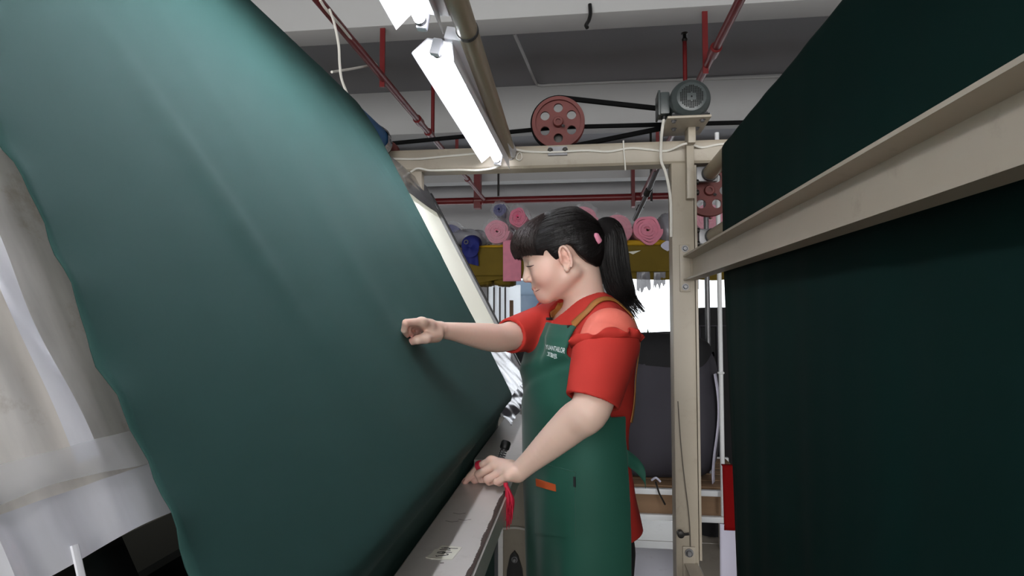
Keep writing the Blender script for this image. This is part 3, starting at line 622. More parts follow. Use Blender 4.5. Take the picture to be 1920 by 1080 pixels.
cable([(-.235, yc-.004, 1.885), (-.228, yc-.004, 1.90), (-.218, yc-.004, 1.90), (-.215, yc-.004, 1.882), (-.222, yc-.004, 1.874), (-.234, yc-.004, 1.878), (-.236, yc-.004, 1.888)], .0018, 'small loop of wire on the beam by the lamp end')
cable([(-.262, 1.932, .600), (-.22, 1.928, .606), (-.18, 1.93, .600), (-.10, 1.95, .575), (-.05, 2.0, .56)], .004, 'white cable crossing the machine leg under the rail')
lever = MB().tube([P(1274, 1003, 2.10), P(1292, 1001, 2.09)], .005, 8); lever.lathe(P(1276, 1001, 2.10), (0, -1, 0), [(-.01, .012), (.01, .012), (.012, .008), (.012, 0)], 16)
tag(lever.build('locking_lever', M['dark_steel']), 'small dark locking lever at the foot of the upright', 'lever')
# ================================================================== BACKGROUND: shelf with fabric rolls, rack, bundles
SH = empty('storage_shelf', (0, 4.95, 0), 'tall steel storage shelf under the fabric rolls', 'shelf')
for x in (-1.75, -.12, 1.6):
    for y in (4.62, 5.5): MB().box(x-.02, x+.02, y-.02, y+.02, 0, 1.80).build('post', M['steel'], SH, smooth=False)
MB().box(-1.8, 1.65, 4.60, 5.52, 1.80, 1.83).build('shelf_board', M['wood'], SH, smooth=False)
MB().box(-1.8, 1.65, 4.60, 4.63, 1.745, 1.80).build('shelf_edge', M['steel'], SH, smooth=False)
def drape(x0, x1, y, z0, z1, m, label, amp=.012, n=60, seed=1, belly=.0, ragged=.0, name='fabric_drape', cat='fabric', tuck=.30):
    r = np.random.RandomState(seed); rows = []; K = [(r.uniform(8, 30), r.uniform(0, 6.3)) for _ in range(4)]
    rg = np.interp(np.linspace(0, 1, n), np.linspace(0, 1, 14), r.uniform(0, ragged, 14))
    for i in range(16):
        t = i/15; row = []
        for j in range(n):
            x = x0+(x1-x0)*j/(n-1); zb = z0+rg[j]; z = z1+(zb-z1)*t
            row.append((x, y-amp*t*sum(math.sin(k*x+p+t) for k, p in K)/2-belly*math.sin(t*math.pi), z))
        rows.append(row)
    # tucked over the board so that the cloth has a top
    rows = [[(p[0], p[1]+tuck, p[2]+.002) for p in rows[0]]] + rows
    o = MB().grid(rows).build(name, m, angle=None); md = o.modifiers.new('thickness', 'SOLIDIFY'); md.thickness = .003
    return tag(o, label, cat)
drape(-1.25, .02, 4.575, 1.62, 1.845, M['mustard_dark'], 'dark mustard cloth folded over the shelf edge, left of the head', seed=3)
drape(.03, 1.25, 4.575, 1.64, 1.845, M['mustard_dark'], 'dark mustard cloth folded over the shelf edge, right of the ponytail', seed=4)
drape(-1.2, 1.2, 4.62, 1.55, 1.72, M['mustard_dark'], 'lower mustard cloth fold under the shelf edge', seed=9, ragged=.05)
drape(-.615, -.47, 4.555, 1.572, 1.90, M['pink'], 'pale pink cloth strip hanging over the shelf edge by the face', .006, 20, 5)
def pillow(c, rx, ry, rz, m, label, name, cat, seed=1, group=None):
    r = np.random.RandomState(seed); K = [(r.uniform(2, 6), r.uniform(2, 6), r.uniform(0, 6.3)) for _ in range(6)]; rows = []
    for i in range(22):
        a = math.pi*i/21; row = []
        for j in range(40):
            b = 2*math.pi*j/40; d = (math.sin(a)*math.cos(b), math.sin(a)*math.sin(b), math.cos(a)); q = [math.copysign(abs(t)**.7, t) for t in d]
            h = 1+.05*sum(math.sin(p*d[0]*3+s*d[1]*3+w_+d[2]*4) for p, s, w_ in K)/2
            row.append((c[0]+q[0]*rx*h, c[1]+q[1]*ry*h, c[2]+q[2]*rz*h))
        rows.append(row)
    return tag(MB().grid(rows, closed=True).build(name, m, angle=None), label, cat, group)
pillow((.49, 4.75, 1.868), .20, .16, .034, M['mustard'], 'bright mustard cloth bundle under the pink rolls', 'folded_cloth', 'fabric', 3)
pillow((-.62, 4.74, 1.856), .26, .16, .018, M['mustard'], 'yellow cloth lying under the wrapped pink roll', 'folded_cloth', 'fabric', 5)
tag(MB().prism([(.36, 1.795), (.46, 1.805), (.40, 1.775)], 'y', 4.566, 4.569).build('paper_tag', M['paper'], smooth=False), 'small white paper tag on the mustard cloth', 'tag')
def roll(x, z, r_, m, label, wrap=None, turns=7, y0=4.56, length=.85, rot=0., flat=1.0, wob=.04, seed=1, core=True):
    e = empty('fabric_roll', (x, y0+length/2, z-r_), label, 'fabric roll', 'fabric rolls on the shelf'); rr = np.random.RandomState(seed)
    n = turns*44; K = [(k, rr.uniform(0, 6.3), rr.uniform(.2, 1)*wob) for k in (2, 3, 5)]; A = []; B = []
    for i in range(n+1):
        a = 2*math.pi*i/44; t = i/n; R_ = r_*(.16+.84*t); th = r_*.84/turns*.96
        w_ = 1+sum(q*math.sin(k*a+p+t*3) for k, p, q in K)*(.3+t)
        for (lst, rad) in ((A, R_), (B, R_-th)): lst.append((x+rad*w_*math.cos(a+rot), z+rad*w_*flat*math.sin(a+rot)))
    rows = []
    for i in range(n+1):
        y = y0+.010*math.sin(i*.05+seed)*rr.uniform(.5, 1)
        rows.append([(A[i][0], y+.002, A[i][1]), (A[i][0], y0+length, A[i][1]), (B[i][0], y0+length, B[i][1]), (B[i][0], y+.004, B[i][1])])
    MB().grid(rows, closed=True).build('wound_cloth', m, e, angle=50)
    if core: MB().lathe((x, y0+.012, z), (0, 1, 0), [(0, r_*.10), (0, r_*.165), (length, r_*.165), (length, r_*.10)], 20, closed=True).build('core_tube', M['wood'], e)
    if wrap:
        rw = r_*wrap; rows = []
        for k in range(9):
            for_y = [y0-.035, y0-.03, y0-.02, y0-.005, y0+.04, y0+.2, y0+.4, y0+.6, y0+length][k]; f = [.12, .45, .8, .96, 1, 1, 1, 1, 1][k]
            rows.append([(x+math.cos(a)*rw*f*(1+.05*math.sin(a*9+k*2+seed)+.04*math.sin(a*17-k)), for_y+.008*math.sin(a*13+k), z+math.sin(a)*rw*flat*f*(1+.05*math.sin(a*7+k+seed)+.04*math.sin(a*19+k))) for a in np.linspace(0, 2*math.pi, 73)])
        MB().grid(rows).build('plastic_wrap', M['plastic_wrap'], e, angle=60)
    return e
roll(-.665, 1.975, .105, M['pink'], 'pink fabric roll in clear plastic, left of the forehead', 1.16, 6, seed=2, flat=.95)
roll(-.497, 2.085, .075, M['pink_deep'], 'deep pink fabric roll in plastic stacked above the forehead', 1.3, 5, seed=3, flat=1.1)
roll(-.645, 2.145, .055, M['navy'], 'small blue fabric roll on top of the wrapped pink roll', 1.35, 4, seed=4, rot=1)
roll(.282, 1.975, .118, M['pink'], 'pink fabric roll with smooth face, just right of the hair tie', 1.04, 12, wob=.008, seed=6)
roll(.513, 1.968, .119, M['pink'], 'pink fabric roll with open spiral end, beside the upright', None, 5, wob=.045, seed=7)
roll(.03, 2.07, .10, M['pink'], 'pink fabric roll in plastic half hidden behind the head', 1.2, 6, seed=8)
roll(.98, 2.05, .12, M['pink'], 'pink fabric roll in plastic seen right of the upright', 1.25, 6, seed=9)
roll(1.31, 1.975, .11, M['pink_deep'], 'deep pink fabric roll at the right end of the shelf', 1.2, 6, seed=19)
roll(-1.07, 1.985, .085, M['navy'], 'blue fabric roll in grey plastic beside the table edge', 1.25, 5, seed=10, y0=4.70)
roll(-.30, 1.955, .11, M['pink'], 'pink fabric roll behind the face', 1.1, 6, seed=14)
pillow((-.93, 4.85, 1.945), .16, .22, .075, M['plastic_grey'], 'grey plastic bag lying between the blue rolls', 'plastic_bag', 'bag', 7)
pillow((.69, 4.80, 1.985), .085, .2, .13, M['plastic_grey'], 'crumpled grey plastic bag beside the upright on the shelf', 'plastic_bag', 'bag', 8)
tag(MB().grid([[(.66+.05*math.sin(t*3.14)*c, 4.565-.01*t, 1.88-.085*t) for c in (-1, -.5, 0, .5, 1)] for t in np.linspace(.05, 1, 8)]).build('plastic_scrap', M['white_cloth'], angle=None), 'white plastic scrap dangling beside the upright', 'plastic')
BC_ = empty('fabric_roll', (-.87, 4.6, 1.78), 'dark blue fabric roll end with a metal eyelet drooping over the shelf', 'fabric roll', 'fabric rolls on the shelf')
m = MB(); rows = []
for k in range(10):
    t = k/9; rows.append([(-.885+.075*(1-.25*max(0, t-.6))*math.cos(a)+.015*t, 4.72-.20*math.sin(t*1.57)+.02*math.sin(a), 1.905+.055*math.sin(a)*(1+.3*t)-.075*t*t) for a in np.linspace(0, 2*math.pi, 28)])
m.grid(rows); rows = [[(p[0]*f+(-.872)*(1-f), p[1]-.008*(1-f), p[2]*f+1.838*(1-f)) for p in rows[-1]] for f in (1, .7, .4, .02)]; m.grid(rows)
m.build('wound_cloth', M['navy'], BC_, angle=None)
MB().grid([[(-.945+.125*s+.012*t, 4.535+.01*math.sin(s*9), 1.86-(.135+.03*s)*t) for s in np.linspace(0, 1, 14)] for t in np.linspace(0, 1, 10)]).build('loose_end', M['navy'], BC_, angle=None)
MB().ring((-.905, 4.518, 1.885), (0, 1, 0), .015, .0045, 24, 8).build('eyelet', M['steel'], BC_)
def hang(x, w_, z0, z1, seed, m, label):
    return drape(x, x+w_, 4.60, z0, z1, m, label, .03, 18, seed, ragged=.06, name='plastic_scrap', cat='plastic')
hang(.43, .10, 1.47, 1.66, 21, M['plastic_grey'], 'torn clear plastic hanging under the shelf right of the ponytail')
hang(.56, .09, 1.50, 1.64, 22, M['plastic_grey'], 'torn clear plastic hanging under the shelf left of the upright')
hang(.80, .10, 1.46, 1.66, 23, M['plastic_grey'], 'torn clear plastic hanging under the shelf right of the upright')
for (x, lab) in ((-.80, 'left'), (-.62, 'right')):
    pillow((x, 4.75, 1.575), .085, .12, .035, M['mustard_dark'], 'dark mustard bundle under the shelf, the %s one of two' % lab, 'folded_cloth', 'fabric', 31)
pillow((-.33, 4.7, 1.20), .15, .2, .12, M['mustard'], 'mustard cloth bundle low behind the arm', 'folded_cloth', 'fabric', 33)
pillow((-.42, 4.68, .92), .2, .22, .2, M['blackcloth'], 'black cloth heap low behind the apron bib', 'folded_cloth', 'fabric', 34)
# white folding partition in front of the far window
FP = empty('folding_partition', (-1.0, 7.5, 0), 'white folding partition of narrow panels by the far window', 'partition')
for (u0, u1) in ((916, 925), (928, 936), (939, 946), (949, 976)):
    a, b = P(u0, 560, 7.5)[0], P(u1, 560, 7.5)[0]
    MB().box(a, b, 7.48, 7.53, 0, 1.70, bevel=.01).build('panel', M['pvc_white'], FP)
for (u0, u1) in ((913.5, 916), (925, 928), (936, 939), (946, 949)): MB().box(P(u0, 560, 7.5)[0], P(u1, 560, 7.5)[0], 7.49, 7.52, 0, 1.67).build('hinge_strip', M['dark_steel'], FP, smooth=False)
MB().box(P(956, 560, 7.5)[0], P(963, 560, 7.5)[0], 7.465, 7.479, 1.1, 1.50).build('paper_note', M['wood'], FP, smooth=False)
# charcoal covered bundle on a low rack
RK = empty('low_rack', (.5, 3.1, 0), 'low rack with plywood planks and white rails under the charcoal bundle', 'rack')
for (y, z) in ((2.80, .49), (2.80, .372), (3.45, .49), (3.45, .372)):
    MB().box(-.1, .82, y-.012, y+.012, z-.016, z+.010, bevel=.003).build('rail', M['white_frame'], RK)
for y in (2.83, 3.43): MB().box(-.08, .80, y-.009, y+.009, .372, .48).build('side_plank', M['wood'], RK, smooth=False)
for k in range(5): MB().box(-.08, .80, 2.86+k*.115, 2.965+k*.115, .485, .498, bevel=.002).build('plank', M['wood'], RK)
for (x, y) in ((-.06, 2.83), (.78, 2.83), (-.06, 3.43), (.78, 3.43)): MB().box(x-.02, x+.02, y-.02, y+.02, 0, .37).build('leg', M['cream'], RK, smooth=False)
for (u, y, z0, lab) in ((1350, 2.76, .40, 'near'), (1327, 3.10, .50, 'far')):
    x = P(u, 600, y)[0]; MB().cyl((x, y, z0), (x, y, 2.15), .010 if lab == 'near' else .0125, 14).build('upright_tube', M['white_frame'] if lab == 'near' else M['steel'], RK)
for z in (1.86, 1.04): MB().ring((P(1350, 600, 2.76)[0], 2.76, z), (0, 0, 1), .010, .006, 16, 8).build('tube_clamp', M['white_frame'], RK)
rg = np.random.RandomState(12); K = [(rg.uniform(-9, 9), rg.uniform(-9, 9), rg.uniform(-7, 7), rg.uniform(0, 6.3)) for _ in range(12)]
def bundle(cx, cy, z0, z1, rx, ry, m, label, seed=1, pw=.42, lean=.0, i0=0, name='cloth_bundle', cat='bundle', grow=0.):
    rows = []; n_ = 60; rx, ry, z1 = rx+grow, ry+grow, z1+grow
    for i in range(i0, 46):
        t = i/45; ph = math.pi*t; row = []
        for j in range(n_):
            a = 2*math.pi*j/n_; d = (math.sin(ph)*math.cos(a), math.sin(ph)*math.sin(a), -math.cos(ph)); s_ = [math.copysign(abs(q)**pw, q) for q in d]
            h = sum(math.sin(p*s_[0]+q*s_[1]+r_*s_[2]+w_+seed) for p, q, r_, w_ in K)/12
            pinch = 1-.16*max(0, s_[2])**3*(1 if s_[0] > 0 else .4)
            row.append((cx+rx*s_[0]*(1+.09*h)*pinch+lean*s_[2], cy+ry*s_[1]*(1+.12*h), (z0+z1)/2+(z1-z0)/2*s_[2]*(1+.02*h)))
        rows.append(row)
    if i0: rows[0] = [(p[0], p[1], p[2]-.03-.05*math.sin(j*.31)*math.sin(j*.13+1)) for j, p in enumerate(rows[0])]
    o = MB().grid(rows, closed=True).build(name, m, angle=None)
    return tag(o, label, cat)
bundle(.405, 3.10, .498, 1.205, .265, .21, M['charcoal'], 'large charcoal cloth bundle tied up on the low rack', 2)
bundle(.405, 3.10, .498, 1.205, .265, .21, M['blackcloth'], 'black cloth draped over the top of the charcoal bundle', 2, i0=29, name='draped_cloth', cat='fabric', grow=.008)
b_ = MB().grid([[(.628+.016*math.sin(t*5)+.014*s, 2.90+.03*s, 1.02-.52*t) for s in (0, .5, 1, 1.5)] for t in np.linspace(0, 1, 20)]).build('lining_edge', M['white_cloth'], angle=None); md = b_.modifiers.new('thickness', 'SOLIDIFY'); md.thickness = .003
tag(b_, 'white lining edge showing along the right of the charcoal bundle', 'fabric')
st_ = MB().tube(smoothline([P(1222, 900, 2.78), P(1230, 896, 2.76), P(1238, 903, 2.77)], 5), .005, 8); tag(st_.build('tie_tape', M['white_cloth']), 'white tie tape under the charcoal bundle', 'tape')
tag(MB().tube([P(1229, 903, 2.77), P(1236, 925, 2.765), P(1247, 946, 2.76)], .010, 8, flat=.4).build('strap', M['black']), 'black strap hanging over the plywood plank', 'strap')
GB = empty('garment_bag', (.87, 3.75, 0), 'tall black garment cover on a rail behind the steel tubes', 'garment bag')
m = MB(); rows = []
for k in range(20):
    t = k/19; rows.append([(.83+.19*math.copysign(abs(math.cos(a))**.5, math.cos(a))*(1-.5*max(0, t-.93)/.07), 3.75+.16*math.sin(a)+.006*math.sin(8*a+t*3), .005+1.345*t) for a in np.linspace(0, 2*math.pi, 40)])
m.grid(rows); m.add(rows[-1], [tuple(range(40))]); m.build('cover', M['blackcloth'], GB, angle=40)
for x in (.70, .80, .92): MB().cyl((x, 3.578, .4), (x, 3.578, 1.24), .004, 8).build('rib', M['charcoal'], GB)
MB().cyl((.60, 3.57, 1.24), (1.05, 3.57, 1.24), .004, 8).build('rib', M['charcoal'], GB)
# red and lilac cloths hanging at the end of the right cloth
drape(.525, .66, 2.30, .50, .735, M['red_cloth'], 'dark red cloth hanging low at the edge of the right green cloth', .01, 16, 51, tuck=.02)
drape(.51, .66, 2.29, .22, .52, M['white_cloth'], 'lilac white cloth hanging under the red cloth by the right green cloth', .02, 16, 52, ragged=.08, tuck=.01)
# foam boards on the floor
for k, (z, dx) in enumerate(((0.0, 0), (.082, .004))):
    tag(MB().box(-.35+dx, .435+dx, 2.60+.02*k, 2.97, z+.002, z+.08, bevel=.004).build('foam_board', M['white_foam']), 'white foam board lying on the floor, %s of two' % ('lower', 'upper')[k], 'board', 'foam boards on the floor')
# plant on the far sill
PL = empty('potted_plant', (P(1217, 622, 7.95)[0], 7.98, .85), 'small potted plant on the far window sill', 'plant')
c = P(1217, 620, 7.95)
MB().lathe((c[0], 7.98, .851), (0, 0, 1), [(0, 0), (0, .05), (.11, .07), (.11, .06), (.02, .045)], 16).build('pot', M['white_frame'], PL)
lm = MB()
for k in range(26):
    a = random.uniform(0, 6.28); el = random.uniform(.2, 1.4); Lf = random.uniform(.08, .2); d = np.array([math.cos(a)*math.cos(el), math.sin(a)*math.cos(el)*.4, math.sin(el)]); p0 = np.array([c[0], 7.98, .95]); sd = np.cross(d, (0, 0, 1)); sd = sd/np.linalg.norm(sd)*.02
    lm = MB().add([p0, p0+d*Lf*.6+sd, p0+d*Lf, p0+d*Lf*.6-sd], [(0, 1, 2, 3)]); lm.build('leaf', M['leaf'], PL, smooth=False)
# ================================================================== signed-distance modelling for the figure
class Grid:
    def __init__(s, lo, hi, h):
        s.lo = np.array(lo, np.float32); s.h = h; s.n = np.ceil((np.array(hi)-s.lo)/h).astype(int)+1
        s.g = np.full(tuple(s.n), .05, np.float32)
    def sl(s, lo, hi):
        a = np.clip(np.floor((np.array(lo)-s.lo)/s.h).astype(int), 0, s.n); b = np.clip(np.ceil((np.array(hi)-s.lo)/s.h).astype(int)+1, 0, s.n); return a, b
    def pts(s, a, b):
        x = (s.lo[0]+s.h*np.arange(a[0], b[0], dtype=np.float32))[:, None, None]; y = (s.lo[1]+s.h*np.arange(a[1], b[1], dtype=np.float32))[None, :, None]; z = (s.lo[2]+s.h*np.arange(a[2], b[2], dtype=np.float32))[None, None, :]
        return x, y, z
    def op(s, prim, k=.0, mode='u'):
        f, lo, hi = prim; mg = k+.012
        a, b = s.sl(np.array(lo)-mg, np.array(hi)+mg)
        if np.any(b <= a): return s
        d = f(*s.pts(a, b)).astype(np.float32); v = s.g[a[0]:b[0], a[1]:b[1], a[2]:b[2]]
        if mode == 'u':
            if k > 0: hh = np.clip(.5+.5*(v-d)/k, 0, 1); r = v*(1-hh)+d*hh-k*hh*(1-hh)
            else: r = np.minimum(v, d)
        else:
            d = -d
            if k > 0: hh = np.clip(.5-.5*(v-d)/k, 0, 1); r = v*(1-hh)+d*hh+k*hh*(1-hh)
            else: r = np.maximum(v, d)
        s.g[a[0]:b[0], a[1]:b[1], a[2]:b[2]] = r; return s
    def mesh(s):
        g = s.g; sg = g < 0; n = s.n
        c = np.zeros(tuple(n-1), np.uint8)
        for dx in (0, 1):
            for dy in (0, 1):
                for dz in (0, 1): c += sg[dx:n[0]-1+dx, dy:n[1]-1+dy, dz:n[2]-1+dz]
        idx = np.argwhere((c > 0) & (c < 8)); del c
        num = np.full(tuple(n-1), -1, np.int32); num[idx[:, 0], idx[:, 1], idx[:, 2]] = np.arange(len(idx))
        acc = np.zeros((len(idx), 3), np.float32); cnt = np.zeros(len(idx), np.float32)
        cor = [(0, 0, 0), (1, 0, 0), (0, 1, 0), (1, 1, 0), (0, 0, 1), (1, 0, 1), (0, 1, 1), (1, 1, 1)]
        for i in range(8):
            for j in range(i+1, 8):
                dd = np.abs(np.array(cor[i])-np.array(cor[j]))
                if dd.sum() != 1: continue
                A = idx+np.array(cor[i]); B = idx+np.array(cor[j]); va = g[A[:, 0], A[:, 1], A[:, 2]]; vb = g[B[:, 0], B[:, 1], B[:, 2]]
                m = (va < 0) != (vb < 0); t = np.where(m, va/np.where(m, va-vb, 1), 0)
                acc += np.where(m[:, None], np.array(cor[i])+t[:, None]*(np.array(cor[j])-np.array(cor[i])), 0); cnt += m
        V = s.lo+s.h*(idx+acc/np.maximum(cnt, 1)[:, None]); Q = []
        for ax in range(3):
            o1, o2 = [k for k in range(3) if k != ax]
            s0 = [slice(1, -1)]*3; s0[ax] = slice(0, -1); s1 = [slice(1, -1)]*3; s1[ax] = slice(1, None)
            a, b = sg[tuple(s0)], sg[tuple(s1)]
            for (ms, flip) in ((a & ~b, False), (~a & b, True)):
                e = np.argwhere(ms); e = e+np.array([0 if k == ax else 1 for k in range(3)])
                if len(e) == 0: continue
                u = np.zeros(3, int); u[o1] = 1; v = np.zeros(3, int); v[o2] = 1
                q = [num[tuple((e-p).T)] for p in (u+v, v, 0*u, u)]
                if (ax == 1) != flip: q = q[::-1]
                Q.append(np.stack(q, 1))
        return V, np.concatenate(Q)
def to_mesh(name, V, Q):
    me = bpy.data.meshes.new(name); me.vertices.add(len(V)); me.vertices.foreach_set('co', np.asarray(V, np.float32).ravel())
    me.loops.add(Q.size); me.polygons.add(len(Q)); me.loops.foreach_set('vertex_index', Q.astype(np.int32).ravel())
    me.polygons.foreach_set('loop_start', np.arange(0, Q.size, 4, dtype=np.int32)); me.update(calc_edges=True); me.validate(); return me
def relax(V, Q, it=2, lam=.5):
    n = len(V); e = np.concatenate([Q[:, [0, 1]], Q[:, [1, 2]], Q[:, [2, 3]], Q[:, [3, 0]]])
    deg = np.bincount(e.ravel(), minlength=n).astype(np.float32)
    for _ in range(it):
        for l_ in (lam, -lam*1.02):
            a = np.stack([np.bincount(e[:, 0], V[e[:, 1], k], n)+np.bincount(e[:, 1], V[e[:, 0], k], n) for k in range(3)], 1)/np.maximum(deg, 1)[:, None]
            V = V+l_*(a-V)
    return V
def cone(a, b, ra, rb):
    a, b = np.array(a, np.float32), np.array(b, np.float32); d = b-a; L2 = float(d@d)+1e-12; R_ = max(ra, rb)
    def f(x, y, z):
        t = np.clip(((x-a[0])*d[0]+(y-a[1])*d[1]+(z-a[2])*d[2])/L2, 0, 1)
        return np.sqrt((x-a[0]-t*d[0])**2+(y-a[1]-t*d[1])**2+(z-a[2]-t*d[2])**2)-(ra+(rb-ra)*t)
    return f, np.minimum(a, b)-R_, np.maximum(a, b)+R_
def ell(c, r, B=None):
    """ellipsoid; B = rows are its local axes in world coordinates"""
    c = np.array(c, np.float32); r = np.array(r, np.float32); B = np.eye(3, dtype=np.float32) if B is None else np.array(B, np.float32)
    def f(x, y, z):
        X, Y, Z = x-c[0], y-c[1], z-c[2]; q = [(B[i, 0]*X+B[i, 1]*Y+B[i, 2]*Z) for i in range(3)]
        k0 = np.sqrt(sum((q[i]/r[i])**2 for i in range(3))); k1 = np.sqrt(sum((q[i]/r[i]**2)**2 for i in range(3)))
        return k0*(k0-1)/np.maximum(k1, 1e-6)
    m = np.sqrt(((B*r[:, None])**2).sum(0)); return f, c-m, c+m
def limb(pts, rs, n=5):
    q = smoothline([np.r_[p, r] for p, r in zip(pts, rs)], n); fs = [cone(q[i][:3], q[i+1][:3], q[i][3], q[i+1][3]) for i in range(len(q)-1)]
    def f(x, y, z):
        d = fs[0][0](x, y, z)
        for k in fs[1:]: d = np.minimum(d, k[0](x, y, z))
        return d
    return f, np.min([k[1] for k in fs], 0), np.max([k[2] for k in fs], 0)
def chain(g, pts, rs, k=.0, kk=.012):
    for i in range(len(pts)-1): g.op(cone(pts[i], pts[i+1], rs[i], rs[i+1]), kk if i else k)
# ================================================================== THE WOMAN
M['skin'] = mat('skin', srgb(226, 184, 164), .46, spec=.4, sss=.12)
nt = M['skin'].node_tree; an = nt.nodes.new('ShaderNodeAttribute'); an.attribute_name = 'skin_tone'; nt.links.new(an.outputs['Color'], nt.nodes['Principled BSDF'].inputs['Base Color'])
M['shirt'] = mat('coral_red_jersey', srgb(188, 54, 46), .8, spec=.2, noise=(8, .05), bump=(500, .1, .0006))
M['mesh_salmon'] = mat('sheer_salmon_mesh', srgb(236, 118, 100), .6, bump=(700, .15, .0004))
M['apron'] = mat('green_apron_cloth', srgb(22, 84, 68), .7, sheen=.2, noise=(6, .06), bump=(700, .12, .0006))
M['strap'] = mat('tan_leather_strap', srgb(164, 108, 50), .6, noise=(20, .1))
M['patch'] = mat('orange_leather_patch', srgb(196, 88, 44), .55)
M['hair'] = mat('black_hair', srgb(20, 16, 16), .42, spec=.5, noise=(25, .3), bump=(180, .5, .002), stretch=(1, 1, .25))
M['bangs'] = mat('dark_brown_hair', srgb(38, 24, 21), .42, spec=.5, noise=(25, .3), bump=(220, .5, .002), stretch=(1, 1, .2))
M['print'] = mat('white_print', srgb(232, 240, 240), .7)
M['trouser'] = mat('black_trousers', srgb(22, 22, 26), .8)
M['lash'] = mat('dark_lash', srgb(40, 24, 22), .6); M['lipline'] = mat('mouth_line', srgb(118, 54, 50), .6)
M['scrunchie'] = mat('pink_hair_tie', srgb(222, 140, 165), .8)
M['redcord'] = mat('red_cord', srgb(206, 28, 62), .6, noise=(60, .15))
M['nail'] = mat('finger_nail', srgb(226, 176, 166), .25)

BO = np.array([0.0, 1.455]); BF = np.array([-.927, -.375]); BL = np.array([.375, -.927])
def W(f, l, z): q = BO+BF*f+BL*l; return np.array([q[0], q[1], z])
TZ = np.array([.30, .62, .80, .92, 1.04, 1.10, 1.18, 1.25, 1.30, 1.335, 1.36])
TA = np.array([.100, .106, .110, .114, .115, .122, .125, .116, .090, .055, .020])
TBW = np.array([.165, .172, .176, .170, .155, .154, .156, .152, .128, .085, .040])
TC = np.array([.006, .008, .010, .011, .014, .010, .003, -.010, -.02, -.025, -.03])
def torso(off, z0, z1, fold=None):
    def f(x, y, z):
        F_ = (x-BO[0])*BF[0]+(y-BO[1])*BF[1]; L_ = (x-BO[0])*BL[0]+(y-BO[1])*BL[1]
        a = np.interp(z, TZ, TA)+off; b = np.interp(z, TZ, TBW)+off; c = np.interp(z, TZ, TC)
        u_ = np.abs((F_-c)/np.maximum(a, .004)); v_ = np.abs(L_/np.maximum(b, .004)); p = 2.25
        d = ((u_**p+v_**p)**(1/p)-1)*np.minimum(np.maximum(a, .004), np.maximum(b, .004))
        if fold is not None: d = d-fold(F_, L_, z)
        return np.maximum(np.maximum(d, z0-z), z-z1)
    return f, np.array([-.26, 1.2, z0]), np.array([.26, 1.72, z1])
def half(c, nrm, lo, hi):
    c, nrm = np.array(c), np.array(nrm)/np.linalg.norm(nrm)
    return (lambda x, y, z: (x-c[0])*nrm[0]+(y-c[1])*nrm[1]+(z-c[2])*nrm[2]), np.array(lo), np.array(hi)

# joints
Sn, Sf = P(1143, 622, 1.29), P(1042, 606, 1.585)
En, Ef = P(1108, 764, 1.125), P(944, 633, 1.345)
Wn, Wf = P(971, 886, 1.172), P(828, 619, 1.135)
HC = P(1052, 478, 1.43); hy, hp = math.radians(6), math.radians(20)
fw = np.array([-math.cos(hy), -math.sin(hy), 0]); HA = fw*math.cos(hp)-np.array([0, 0, math.sin(hp)]); HCu = fw*math.sin(hp)+np.array([0, 0, math.cos(hp)]); HB = np.cross(HCu, HA)
HR = np.stack([HA, HB, HCu])
def H(a, b, c): return HC+HA*a+HB*b+HCu*c
WOMAN = empty('person', tuple(W(0, 0, 0)), 'woman in green apron and red ruffled shirt feeling the green cloth', 'person')

# ---------------------------------------------------------------- body (skin)
g = Grid((-.40, .96, .72), (.22, 1.74, 1.60), .0022)
g.op(torso(-.014, .74, 1.335))
Nb = P(1101, 590, 1.462)
g.op(cone(Nb, W(-.01, 0, 1.22), .055, .09), .03)
g.op(cone(H(-.030, 0, -.05), Nb, .048, .053), .02)
for s_, e_ in ((Sn, En), (Sf, Ef)):
    g.op(cone(Nb+np.array([0, 0, -.03]), s_, .045, .045), .03)
def mixp(a, b, t): return np.array(a)*(1-t)+np.array(b)*t
for s_, e_, w_, bl in ((Sn, En, Wn, np.array([.003, 0, .003])), (Sf, Ef, Wf, np.array([0, 0, -.003]))):
    g.op(limb([s_, mixp(s_, e_, .5), e_, mixp(e_, w_, .25)+bl, mixp(e_, w_, .55)+bl*.6, mixp(e_, w_, .82), w_], [.046, .044, .0385, .0365, .0300, .0222, .0195] if s_ is Sn else [.044, .039, .0330, .0315, .0255, .0190, .0160], 5), .015)
# head
def hop(prim, k, mode='u'): g.op(prim, k, mode)
def he(a, b, c, ra, rb, rc): return ell(H(a, b, c), (ra, rb, rc), HR)
hop(he(-.006, 0, .030, .090, .074, .068), .02)
hop(he(.040, 0, .028, .050, .062, .055), .02)
hop(he(.034, 0, -.028, .054, .059, .066), .02)
for s_ in (-1, 1):
    hop(he(.050, s_*.036, -.034, .034, .028, .034), .02)
    hop(cone(H(-.008, s_*.050, -.052), H(.064, s_*.018, -.080), .017, .018), .02)
hop(he(.072, 0, -.080, .021, .022, .019), .015)
hop(he(.070, 0, -.054, .024, .030, .024), .015)
hop(cone(H(.035, 0, -.074), H(-.02, 0, -.066), .024, .030), .014)
for s_ in (-1, 1):
    hop(he(.101, s_*.031, .002, .014, .019, .010), .014, 's')
    hop(he(.0705, s_*.030, -.001, .015, .0165, .0120), .006)
hop(cone(H(.086, 0, .004), H(.101, 0, -.026), .0075, .0092), .012)
for s_ in (-1, 1):
    hop(he(.0925, s_*.0105, -.031, .008, .0065, .0062), .005)
    hop(ell(H(.098, s_*.006, -.0395), (.004, .0035, .003), HR), .003, 's')
hop(cone(H(.0905, -.010, -.0545), H(.0905, .010, -.0545), .0052, .0052), .005)
for s_ in (-1, 1): hop(cone(H(.090, s_*.008, -.0555), H(.0815, s_*.022, -.0535), .0048, .003), .005)
